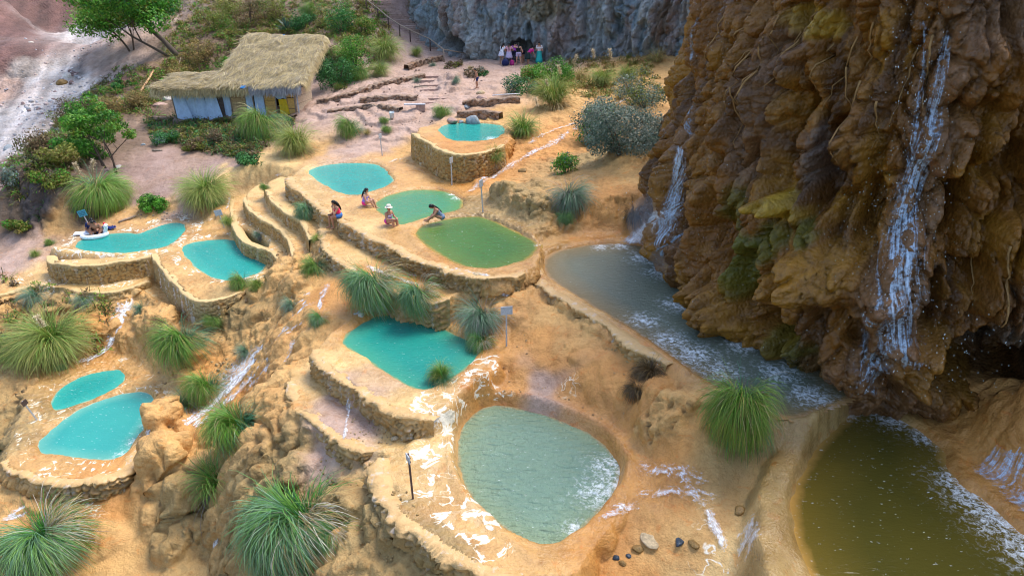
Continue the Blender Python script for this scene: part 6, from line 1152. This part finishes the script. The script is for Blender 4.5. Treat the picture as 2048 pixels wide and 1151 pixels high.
# ------------------------------------------------------------------ people: one continuous body each, clothing and hair as children
def skin_mat(name, c): return plain(name, c, .5, .10, 6, 0, .35)
SK1 = skin_mat("skin_tan", (.42,.21,.13)); SK2 = skin_mat("skin_brown", (.34,.16,.095)); SK3 = skin_mat("skin_light", (.50,.27,.18))
HAIR = plain("black_hair", (.012,.010,.010), .35, .3, 30); M_EYE = plain("eye_dark", (.02,.015,.012), .3, .1); M_LIP = plain("lip", (.36,.10,.08), .5, .1)
_cl = {}
def cloth(name, c):
    if name not in _cl: _cl[name] = plain(name, c, .8, .15, 14)
    return _cl[name]
def seg_dist(V, a, b):
    a = np.array(a); b = np.array(b); e = b - a; L = e @ e + 1e-12; t = ((V - a) @ e)/L; tc = np.clip(t, 0, 1)
    return np.linalg.norm(V - a - tc[:, None]*e, axis=1), t
RADS = {'pelvis': .15, 'belly': .135, 'chest': .15, 'neck': .052, 'head': .10}
def lerp(a, b, t): return tuple(np.array(a)*(1-t) + np.array(b)*t)
def build_body(J, fat=1.0, voxel=.010, female=True):
    m = MB()
    def cap(a, b, ra, rb):
        a = Vector(a); b = Vector(b); pts = [a.lerp(b, t) for t in (0, .25, .5, .75, 1)]; k = [0, .25, .5, .75, 1]
        m.tube(pts, [ra + (rb-ra)*t for t in k], 10); m.ell(a, (ra,)*3, None, 10, 8); m.ell(b, (rb,)*3, None, 10, 8)
    def oriented(c, d, zdir, xdir):
        z = Vector(zdir).normalized(); x = Vector(xdir); x = (x - z*x.dot(z)).normalized(); y = z.cross(x)
        m.ell(c, d, Matrix((x, y, z)).transposed(), 16, 12)
    P, C, N, H = (Vector(J[k]) for k in ('pelvis', 'chest', 'neck', 'head')); sx = Vector(J['shR']) - Vector(J['shL']); hx = Vector(J['hipR']) - Vector(J['hipL']); sp = C - P
    oriented(P + sp*.02, (.165*fat, .125*fat, .13), sp, hx); oriented(P.lerp(C, .42), (.128*fat, .10*fat, .17), sp, hx.normalized() + sx.normalized()); oriented(P.lerp(C, .88), (.155*fat, .105*fat, .17), sp, sx)
    if female:
        x = sx.normalized(); f = sp.normalized().cross(x)
        if f.dot(Vector(J.get('fwd', (0, 1, 0)))) < 0: f = -f
        for s_ in (-1, 1): m.ell(P.lerp(C, .86) + x*.07*s_ + f*.075, (.058, .055, .058), None, 10, 8)
    cap(C + (N-C)*.3, N, .085*fat, .056); cap(N, H - (H-N)*.3, .054, .052)
    up = (H - N).normalized(); fw = Vector(J.get('look', J.get('fwd', (0, 1, 0)))); fw = (fw - up*fw.dot(up)).normalized(); rx = fw.cross(up)
    oriented(H + up*.02, (.074, .092, .098), up, rx); oriented(H - up*.055 + fw*.02, (.056, .066, .06), up, rx)
    m.ell(H + fw*.098 - up*.012, (.016, .02, .02), None, 8, 6); 
    for s_ in (-1, 1): m.ell(H + rx*.076*s_ - up*.01, (.014, .02, .028), None, 8, 6)
    for s in 'LR':
        cap(J['sh'+s], J['el'+s], .050*fat, .040*fat); cap(J['el'+s], J['wr'+s], .040*fat, .027)
        cap(lerp(C, J['sh'+s], .35), J['sh'+s], .075*fat, .056*fat)
        cap(J['hip'+s], J['kn'+s], .088*fat, .056*fat); cap(J['kn'+s], J['an'+s], .054*fat, .036); mid = lerp(J['kn'+s], J['an'+s], .3); back = Vector(J['an'+s]) - Vector(J['toe'+s]); back.z = 0
        m.ell(Vector(mid) + back.normalized()*.014 if back.length > .01 else mid, (.055*fat, .055*fat, .09), None, 10, 8)
        heel = Vector(J['an'+s]) + (Vector(J['an'+s]) - Vector(J['toe'+s])).normalized()*.03; cap(heel + Vector((0, 0, -.03)), J['toe'+s], .036, .026)
        # hand: palm, four curled fingers of different lengths and a thumb from the side of the palm
        w = Vector(J['wr'+s]); d = Vector(J['ha'+s]) - w; d.normalize(); side = d.cross(Vector((0, 0, 1)))
        if side.length < .1: side = d.cross(Vector((0, 1, 0)))
        side.normalize(); nrm = side.cross(d)
        if nrm.z > 0: nrm = -nrm
        oriented(w + d*.045, (.040, .018, .052), d, side)
        for k, ln in enumerate((.066, .078, .072, .056)):
            r0 = w + d*.085 + side*(-.030 + .020*k); r1 = r0 + d*ln*.55 + nrm*.006; r2 = r1 + d*ln*.38 + nrm*ln*.35; cap(r0 - d*.02, r1, .0105, .010); cap(r1, r2, .010, .0085)
        sgn = -1 if s == 'L' else 1
        t0 = w + d*.03 + side*.034*sgn; t1 = t0 + d*.035 + side*.022*sgn; cap(t0, t1, .013, .011); cap(t1, t1 + d*.03 + nrm*.008, .011, .009)
    me = m.mesh("tmp"); o = bpy.data.objects.new("tmp", me); COL.objects.link(o)
    md = o.modifiers.new("r", 'REMESH'); md.mode = 'VOXEL'; md.voxel_size = voxel; md.use_smooth_shade = True
    sm = o.modifiers.new("s", 'SMOOTH'); sm.factor = .5; sm.iterations = 2
    dg = bpy.context.evaluated_depsgraph_get(); out = bpy.data.meshes.new_from_object(o.evaluated_get(dg)); bpy.data.objects.remove(o); bpy.data.meshes.remove(me); out.name = "body"
    return out
def person(label, loc, rz, J, skin, garments, scale=1.0, fat=1.0, voxel=.010, hair='long', female=True, hat=None, group=None, extra=None, face=True):
    t = thing("person", label, "person", loc, rz, group); t.scale = (scale,)*3
    me = build_body(J, fat, voxel, female); ob = obj("body", me, skin, t)
    n = len(me.vertices); V = np.empty(n*3); me.vertices.foreach_get("co", V); V = V.reshape(-1, 3); NN = np.empty(n*3); me.vertices.foreach_get("normal", NN); NN = NN.reshape(-1, 3)
    bones = {'torso': ('pelvis', 'chest', .13), 'upneck': ('chest', 'neck', .08), 'headb': ('neck', 'head', .075)}
    for s in 'LR': bones.update({'ua'+s: ('sh'+s, 'el'+s, .047), 'fa'+s: ('el'+s, 'wr'+s, .034), 'ha'+s: ('wr'+s, 'ha'+s, .04), 'th'+s: ('hip'+s, 'kn'+s, .075), 'ca'+s: ('kn'+s, 'an'+s, .047), 'ft'+s: ('an'+s, 'toe'+s, .034)})
    nm = list(bones); ds = []; ts = []
    for k in nm: d, tt = seg_dist(V, J[bones[k][0]], J[bones[k][1]]); ds.append(d/bones[k][2]); ts.append(tt)
    ds = np.array(ds); ts = np.array(ts); bi = ds.argmin(0); bt = ts[bi, np.arange(n)]; tor = ts[0]
    polys = [tuple(p.vertices) for p in me.polygons]
    def shell(nme, mask, mat, off, parent=t):
        fs = [p for p in polys if all(mask[i] for i in p)]
        if not fs: return
        us = sorted({i for f in fs for i in f}); re = {i: k for k, i in enumerate(us)}
        m2 = bpy.data.meshes.new(nme); m2.from_pydata([tuple(V[i] + NN[i]*off) for i in us], [], [tuple(re[i] for i in f) for f in fs]); m2.polygons.foreach_set("use_smooth", [True]*len(m2.polygons)); m2.update()
        return obj(nme, m2, mat, parent)
    for g in garments:
        gname, spec, mat = g[:3]; off = g[3] if len(g) > 3 else .010; mask = np.zeros(n, bool)
        for b, (a, c) in spec.items():
            keys = [b] if b in nm else [b+'L', b+'R']
            for k in keys: i = nm.index(k); mask |= (bi == i) & (bt >= a) & (bt <= c)
        shell(gname, mask, mat, off)
    H = np.array(J['head']); N = np.array(J['neck']); up = (H-N)/np.linalg.norm(H-N); fw = np.array(J.get('look', J.get('fwd', (0, 1, 0))), float); fw = fw - up*(fw @ up); fw /= np.linalg.norm(fw); rx = np.cross(fw, up)
    rel = V - H; zz = rel @ up; yy = rel @ fw; near = np.linalg.norm(rel, axis=1) < .135
    hm = near & ((zz > .045) | ((yy < .03 - .3*np.clip(-zz, 0, 1)) & (zz > -.085))) & ~((yy > .055) & (zz < .06))
    ho = shell("hair", hm, HAIR, .016)
    if hair in ('long', 'tail', 'braid') and ho is not None:
        C = np.array(J['chest']); P = np.array(J['pelvis']); bk = -np.array(J.get('fwd', (0, 1, 0)), float); m = MB(); end = C + (P-C)*(.35 if hair != 'braid' else .6) + bk*.17; p0 = H + up*.0 - fw*.085
        rr = {'long': [.06, .065, .055, .03], 'tail': [.035, .045, .038, .014], 'braid': [.04, .038, .032, .014]}[hair]
        m.tube([p0, lerp(p0, end, .35) + bk*.02, lerp(p0, end, .7) + bk*.015, end], rr, 8); obj("hair_length", m.mesh("hair_length", True), HAIR, ho)
    if face:
        for s_ in (-1, 1): obj("eye", MB().ell(H + rx*.03*s_ + fw*.088 + up*.014, (.012, .008, .007), None, 8, 6).mesh("eye", True), M_EYE, t)
        obj("mouth", MB().ell(H + fw*.088 - up*.052, (.021, .008, .007), None, 8, 6).mesh("mouth", True), M_LIP, t)
    if hat: hat(t, H, up, fw)
    if extra: extra(t, J)
    return t
def seated(lean=.04, kn=((-.11,.42,.12),(.11,.42,.12)), an=((-.11,.46,-.33),(.11,.46,-.33)), toe=None, el=((-.24,.16,.28),(.24,.16,.28)), wr=((-.12,.38,.20),(.12,.38,.20)), head=(0,.03,.14), look=(0,1,-.1), hand=None):
    C = np.array((0, lean, .44)); N = C + (0, .25*lean + .01, .13); J = dict(pelvis=(0, 0, .11), chest=tuple(C), neck=tuple(N), head=tuple(N + np.array(head)), shL=tuple(C + (-.165, .0, .055)), shR=tuple(C + (.165, .0, .055)), hipL=(-.09, .03, .10), hipR=(.09, .03, .10), look=look, fwd=(0, 1, 0))
    toe = toe or tuple((a[0], a[1] + .16, a[2] - .06) for a in an)
    hand = hand or tuple(tuple(np.array(w) + (np.array(w) - np.array(e))/np.linalg.norm(np.array(w)-np.array(e))*.09) for w, e in zip(wr, el))
    for i, s in enumerate('LR'): J['kn'+s], J['an'+s], J['toe'+s], J['el'+s], J['wr'+s], J['ha'+s] = kn[i], an[i], toe[i], el[i], wr[i], hand[i]
    return J
def standing(bend=0.0, kn=None, an=None, el=None, wr=None, twist=0.0, headpitch=0.0, look=None, side=0.0):
    P = np.array((0, 0, .90)); d = np.array((side, math.sin(bend), math.cos(bend))); d /= np.linalg.norm(d); C = P + d*.36; N = C + (d*.8 + np.array((0, .1, .15)))/np.linalg.norm(d*.8 + np.array((0, .1, .15)))*.15
    hd = np.array((0, math.sin(bend*.9 + headpitch), math.cos(bend*.9 + headpitch))); H = N + hd*.14
    J = dict(pelvis=tuple(P), chest=tuple(C), neck=tuple(N), head=tuple(H), hipL=(-.09, 0, .88), hipR=(.09, 0, .88), fwd=(0, math.cos(bend)+.01, -math.sin(bend)), look=look or (0, math.cos(bend + headpitch), -math.sin(bend + headpitch)))
    for i, s in enumerate('LR'):
        sg = -1 if s == 'L' else 1; sh = C + d*.07 + np.array((sg*.165, 0, 0)); J['sh'+s] = tuple(sh); J['kn'+s] = (kn or ((-.10, .03, .48), (.10, .03, .48)))[i]; J['an'+s] = (an or ((-.11, -.02, .08), (.11, -.02, .08)))[i]; a = J['an'+s]; J['toe'+s] = (a[0]*1.15, a[1] + .17, .03 if a[2] < .12 else a[2]-.05)
        e = el[i] if el else tuple(sh + np.array((sg*.07, -.02 + .1*math.sin(bend), -.27))); w = wr[i] if wr else tuple(np.array(e) + np.array((sg*-.02, .12, -.20))); J['el'+s] = e; J['wr'+s] = w; q = np.array(w) - np.array(e); J['ha'+s] = tuple(np.array(w) + q/np.linalg.norm(q)*.09)
    return J
def yaw(dx, dy): return math.atan2(dy, dx) - math.pi/2
TOP = {'torso': (.35, 1.02), 'upneck': (-1, .05)}; SUIT = {'torso': (.12, .98)}; BRIEF = {'torso': (-1, .22), 'th': (-.5, .14)}; SHORTS = {'torso': (-1, .25), 'th': (-.6, .48)}
TEE = {'torso': (.12, 1.1), 'upneck': (-1, .35), 'ua': (-.3, .55)}; TANK = {'torso': (.15, 1.05), 'upneck': (-1, .15)}; TROUS = {'torso': (-1, .25), 'th': (-.6, 1.1), 'ca': (-.2, .95)}
def skirt(r0, r1, z0, z1, mat, tilt=0.0):
    def f(t, J):
        k = 28; m = MB(); prof = [(r0, z0), (r0*1.12, z0 - (z0-z1)*.3), (r1*.96, z1 + (z0-z1)*.25), (r1, z1), (r1*.95, z1 + .01), (r0*.9, z0 - .01)]
        for q, (r, z) in enumerate(prof): m.V += [(r*1.0*(1 + .05*math.sin(7*th)*(z0-z)/(z0-z1))*math.cos(th), r*.82*(1 + .05*math.sin(7*th)*(z0-z)/(z0-z1))*math.sin(th) + tilt*(z-z0), z) for th in [2*math.pi*j/k for j in range(k)]]
        for i in range(len(prof)-1): m.F += [(i*k+j, i*k+(j+1) % k, (i+1)*k+(j+1) % k, (i+1)*k+j) for j in range(k)]
        obj("skirt", m.mesh("skirt", True), mat, t)
    return f
def sunhat(t, H, up, fw):
    k = 28; m = MB(); prof = [(.165, .055), (.17, .048), (.10, .075), (.098, .13), (.085, .165), (.04, .18), (.001, .182)]
    for r, z in prof: m.V += [(H[0] + r*math.cos(2*math.pi*j/k), H[1] + r*1.08*math.sin(2*math.pi*j/k), H[2] + z - .02 + .012*math.sin(4*math.pi*j/k)*(r > .15)) for j in range(k)]
    for i in range(len(prof)-1): m.F += [(i*k+j, i*k+(j+1) % k, (i+1)*k+(j+1) % k, (i+1)*k+j) for j in range(k)]
    obj("sun_hat", m.mesh("sun_hat", True), cloth("cream_cotton", (.72,.66,.54)), t)
def cap_(t, H, up, fw):
    m = MB().ell(H + np.array(up)*.05, (.095, .105, .075), None, 14, 8); m.ell(H + np.array(fw)*.12 + np.array(up)*.05, (.07, .07, .012), None, 12, 6); obj("cap", m.mesh("cap", True), cloth("teal_cap", (.08,.38,.45)), t)
CALC = None
shelf = -10.82
def seat_at(px, py, z=None):
    return Vector(W(px, py, z)) if z is not None else surf(px, py)
# the four bathers on the shelf
p = W(679, 434, -10.76)
def phone(t, J):
    b = MB().box(np.array(J['haR']) + (0, .02, .02), (.075, .14, .02)); obj("phone", b.mesh("phone"), M_EYE, t)
person("woman in bright pink top and blue shorts sitting on the shelf edge, hand at face", p, yaw(-.80, -.55), seated(.10, kn=((-.10,.40,.10),(.10,.42,.13)), an=((-.08,.34,-.36),(.10,.46,-.35)), el=((-.20,.30,.24),(.22,.14,.24)), wr=((-.06,.30,.50),(.06,.34,.20)), hand=((-.03,.27,.59),(.02,.42,.19)), head=(0,.05,.13), look=(.1,1,-.15)),
  SK1, [("top", TOP, cloth("hot_pink", (.80,.03,.14))), ("shorts", SHORTS, cloth("blue_denim", (.05,.16,.45)), .016)], 1.0, 1.05, .0095, 'long', extra=phone)
p = W(730, 409, -10.76)
person("woman in violet swimsuit with pink bottoms and ponytail, in profile at the green pool", p, yaw(.95, -.12), seated(.06, kn=((-.11,.38,.22),(.11,.36,.24)), an=((-.10,.50,-.12),(.10,.48,-.12)), el=((-.24,.16,.26),(.24,.16,.26)), wr=((-.15,.36,.18),(.15,.34,.16)), head=(0,.04,.13), look=(.0,1,.05)),
  SK3, [("swimsuit", SUIT, cloth("violet_print", (.30,.24,.72))), ("bottoms", BRIEF, cloth("pink_bottoms", (.85,.05,.30)), .014)], .98, 1.1, .0095, 'tail')
p = W(777, 446, -10.76)
person("woman in a cream sun hat and patterned purple swimsuit sitting on the green pool's rim", p, yaw(.82, -.55), seated(.05, kn=((-.11,.40,.17),(.11,.38,.20)), an=((-.10,.46,-.24),(.10,.44,-.22)), el=((-.24,.14,.26),(.24,.14,.26)), wr=((-.12,.36,.28),(.13,.34,.29)), head=(0,.02,.145), look=(.35,1,-.15)),
  SK1, [("swimsuit", SUIT, cloth("purple_print", (.16,.13,.55))), ("top_panel", {'torso': (.62, .95)}, cloth("white_print", (.62,.58,.72)), .014), ("bottoms", BRIEF, cloth("magenta_bottoms", (.62,.03,.32)), .015)], 1.0, 1.15, .0095, 'short', hat=sunhat)
p = W(884, 438, -10.74)
person("woman in a grey-blue swimsuit bending forward over her legs between the two green pools", p, yaw(-.93, -.36), seated(.24, kn=((-.11,.38,.26),(.10,.36,.22)), an=((-.10,.68,.05),(.08,.62,.04)), toe=((-.10,.84,.06),(.08,.78,.05)), el=((-.20,.40,.30),(.22,.30,.24)), wr=((-.13,.60,.16),(.12,.48,.10)), head=(0,.13,.07), look=(0,.55,-.85)),
  SK1, [("swimsuit", {'torso': (-1, .98), 'th': (-.5, .10)}, cloth("grey_blue_suit", (.14,.20,.30)))], 1.0, 1.1, .0095, 'tail')
# the couple with the float at the heart-shaped pool
p = W(180, 463, -13.36)
person("woman in a navy top and denim shorts crouching at the heart-shaped pool's far edge", p, yaw(.80, -.55), seated(.26, kn=((-.12,.36,.20),(.12,.34,.20)), an=((-.12,.34,-.20),(.12,.36,-.20)), el=((-.20,.38,.34),(.24,.20,.24)), wr=((-.10,.58,.26),(.20,.36,.12)), head=(0,.10,.10), look=(0,.8,-.6)),
  SK2, [("top", TEE, cloth("navy_cotton", (.012,.02,.09))), ("shorts", SHORTS, cloth("light_denim", (.18,.28,.42)), .016)], 1.1, 1.05, .011, 'tail', group="couple at the heart-shaped pool")
p = W(199, 466, -13.45)
person("shirtless man leaning over a white float at the heart-shaped pool's far edge", p, yaw(.12, -.99), seated(.20, kn=((-.18,.32,.16),(.18,.32,.16)), an=((-.16,.30,-.24),(.16,.30,-.24)), el=((-.28,.24,.26),(.28,.24,.26)), wr=((-.14,.46,.08),(.14,.46,.08)), head=(0,.10,.10), look=(-.3,.8,-.6)),
  SK2, [("shorts", SHORTS, cloth("navy_shorts", (.015,.03,.12)), .016)], 1.12, 1.15, .011, 'short', False, group="couple at the heart-shaped pool")
g = W(190, 473, -13.5); fl = thing("pool_float", "white oval inflatable float with rainbow mane beside the shirtless man", "float", g, .3)
def torus(R1, R2, r, kx=40, kr=10):
    m = MB()
    for i in range(kx):
        a = 2*math.pi*i/kx
        for j in range(kr):
            b = 2*math.pi*j/kr; m.V.append(((R1 + r*math.cos(b))*math.cos(a), (R2 + r*math.cos(b))*math.sin(a), r*.8 + r*math.sin(b)))
    for i in range(kx):
        for j in range(kr): m.F.append((i*kr+j, ((i+1) % kx)*kr+j, ((i+1) % kx)*kr+(j+1) % kr, i*kr+(j+1) % kr))
    return m
obj("ring", torus(.55, .36, .12).mesh("ring", True), cloth("white_vinyl", (.78,.80,.84)), fl)
hd = MB().tube([(.50, 0, .12), (.60, -.02, .42), (.62, -.05, .58)], [.11, .09, .10], 10); hd.ell((.66, -.14, .60), (.09, .17, .09)); obj("head", hd.mesh("head", True), cloth("white_vinyl", (.78,.80,.84)), fl)
for i, c in enumerate(((.75,.04,.05), (.85,.55,.02), (.08,.55,.12))): obj("mane", MB().ell((.56 - .03*i, .07 + .02*i, .62 - .13*i), (.07, .07, .09)).mesh("mane", True), plain(("red_tuft", "yellow_tuft", "green_tuft")[i], c, .5, .1), fl)
g = W(214, 458, -13.4); tw = obj("towel", mesh_np("towel", np.stack([np.repeat(np.linspace(-.45, .45, 16)[None], 10, 0), np.repeat(np.linspace(-.16, .16, 10)[:, None], 16, 1), .10 + .05*np.sin(np.arange(160).reshape(10, 16)*.9) + .04*np.cos(np.arange(160).reshape(10, 16)*2.3)], -1).reshape(-1, 3), grid_faces(10, 16)), cloth("dark_blue_towel", (.015,.03,.16))); tw.location = g; tag(tw, "crumpled dark blue towel on the heart-shaped pool's far rim", "towel")
g = W(169, 468, -13.38); bd = obj("mat", MB().box((0, 0, .07), (.95, .40, .05), None, .015).mesh("mat"), cloth("white_mat", (.72,.72,.76))); bd.location = g; bd.rotation_euler = (0, 0, .25); tag(bd, "white folded mat beside the woman in navy at the heart-shaped pool", "mat")
# boy on the dirt steps
p = surf(955, 178)
person("shirtless boy in navy shorts stepping down the dirt path, looking down", p, yaw(-.9, -.3), standing(.22, kn=((-.09,.14,.52),(.09,.0,.48)), an=((-.09,.10,.14),(.10,-.08,.08)), headpitch=.3, wr=((-.18,.30,.72),(.20,.22,.70))), SK1, [("shorts", {'torso': (-1, .2), 'th': (-.6, .62)}, cloth("navy_shorts", (.015,.03,.12)), .02)], .86, .92, .013, 'short', False)
# the group at the cave in the grey cliff
GP = "visitors crowding at the cave in the grey cliff"
def at(px, py): return surf(px, py)
person("long-haired woman in a white top and white skirt leaning right at the cave", at(1003, 130), yaw(.5, .85), standing(.45, headpitch=.2, wr=((-.18,.42,.78),(.2,.40,.78))), SK1, [("top", TEE, cloth("white_cotton", (.72,.74,.80)))], 1.02, 1.0, .014, 'long', extra=skirt(.17, .25, .99, .66, cloth("white_skirt", (.62,.62,.72)), .12), group=GP, face=False)
person("woman with a braid in a pink shirt, lilac skirt and teal cap at the cave", at(1018, 131), yaw(.0, 1), standing(.12, headpitch=.35, el=((-.34,.05,1.10),(.34,.05,1.10)), wr=((-.20,.24,1.02),(.20,.24,1.02))), SK1, [("shirt", TEE, cloth("pink_shirt", (.66,.34,.42)), .018), ("leggings", TROUS, cloth("black_leggings", (.012,.012,.015)), .006), ("shoes", {'ft': (-.8, 2)}, cloth("white_shoes", (.7,.7,.7)), .01)], 1.04, 1.05, .014, 'braid', hat=cap_, extra=skirt(.18, .29, 1.0, .52, cloth("lilac_skirt", (.50,.44,.62))), group=GP, face=False)
person("person in a purple top and dark trousers half hidden between two women at the cave", at(1028, 127), yaw(.25, .95), standing(.5, headpitch=.3), SK2, [("top", TEE, cloth("purple_top", (.32,.05,.38)), .016), ("trousers", TROUS, cloth("navy_trousers", (.012,.015,.05)), .012)], 1.0, 1.0, .015, 'short', False, group=GP, face=False)
person("woman in black tank top and lavender shorts, hand raised to her head, at the cave", at(1037, 132), yaw(-.15, 1), standing(.15, kn=((-.13,.05,.48),(.14,.0,.48)), an=((-.16,.05,.08),(.20,-.05,.08)), el=((-.34,.10,1.32),(.30,-.02,1.02)), wr=((-.14,.12,1.50),(.24,.10,.86)), headpitch=.4), SK3, [("tank_top", TANK, cloth("black_top", (.012,.012,.014))), ("shorts", {'torso': (-1, .2), 'th': (-.6, .5)}, cloth("lavender_shorts", (.46,.38,.55)), .022), ("shoes", {'ft': (-.8, 2)}, cloth("mauve_shoes", (.45,.35,.5)), .01)], 1.06, 1.08, .014, 'tail', group=GP, face=False)
person("bare-backed man bent double in front of the dark cave mouth", at(1046, 127), yaw(-.75, .55), standing(1.25, headpitch=-.2), SK1, [("shorts", SHORTS, cloth("dark_shorts", (.015,.015,.03)), .018)], 1.02, 1.15, .014, 'short', False, group=GP, face=False)
person("woman in a magenta top and dark skirt bending towards the green shrub", at(1056, 131), yaw(.75, .35), standing(.85, headpitch=.1), SK1, [("top", TEE, cloth("magenta_top", (.55,.02,.22)), .016)], 1.0, 1.15, .014, 'short', extra=skirt(.19, .27, 1.0, .48, cloth("dark_green_skirt", (.02,.035,.035)), .1), group=GP, face=False)
person("woman in a white T-shirt and long turquoise skirt looking at her hands by the cliff", at(1078, 129), yaw(-.15, -1), standing(.05, el=((-.26,.04,1.02),(.26,.04,1.02)), wr=((-.10,.24,1.08),(.10,.24,1.08)), headpitch=.45), SK3, [("t_shirt", TEE, cloth("white_tee", (.72,.68,.68)), .018)], 1.04, 1.05, .014, 'short', extra=skirt(.18, .27, .98, .12, cloth("turquoise_skirt", (.03,.45,.42))), group=GP)
g = at(1024, 133); bp = thing("backpack", "magenta backpack on the ground between the visitors at the cave", "backpack", g); obj("bag", MB().ell((0, 0, .24), (.19, .13, .26)).mesh("bag", True), cloth("magenta_bag", (.38,.02,.16)), bp)
obj("pocket", MB().ell((0, -.11, .17), (.13, .06, .13)).mesh("pocket", True), cloth("magenta_pocket", (.30,.02,.14)), bp)
g = at(1011, 133); b2 = thing("bag", "dark blue bag on the ground beside the braided woman's leggings", "bag", g); obj("bag_body", MB().ell((0, 0, .26), (.3, .2, .3)).mesh("bag_body", True), cloth("navy_bag", (.012,.018,.08)), b2); obj("strap", MB().tube([(-.18, 0, .42), (-.08, 0, .62), (.08, 0, .62), (.18, 0, .42)], .02, 6).mesh("strap"), cloth("navy_bag", (.012,.018,.08)), b2)
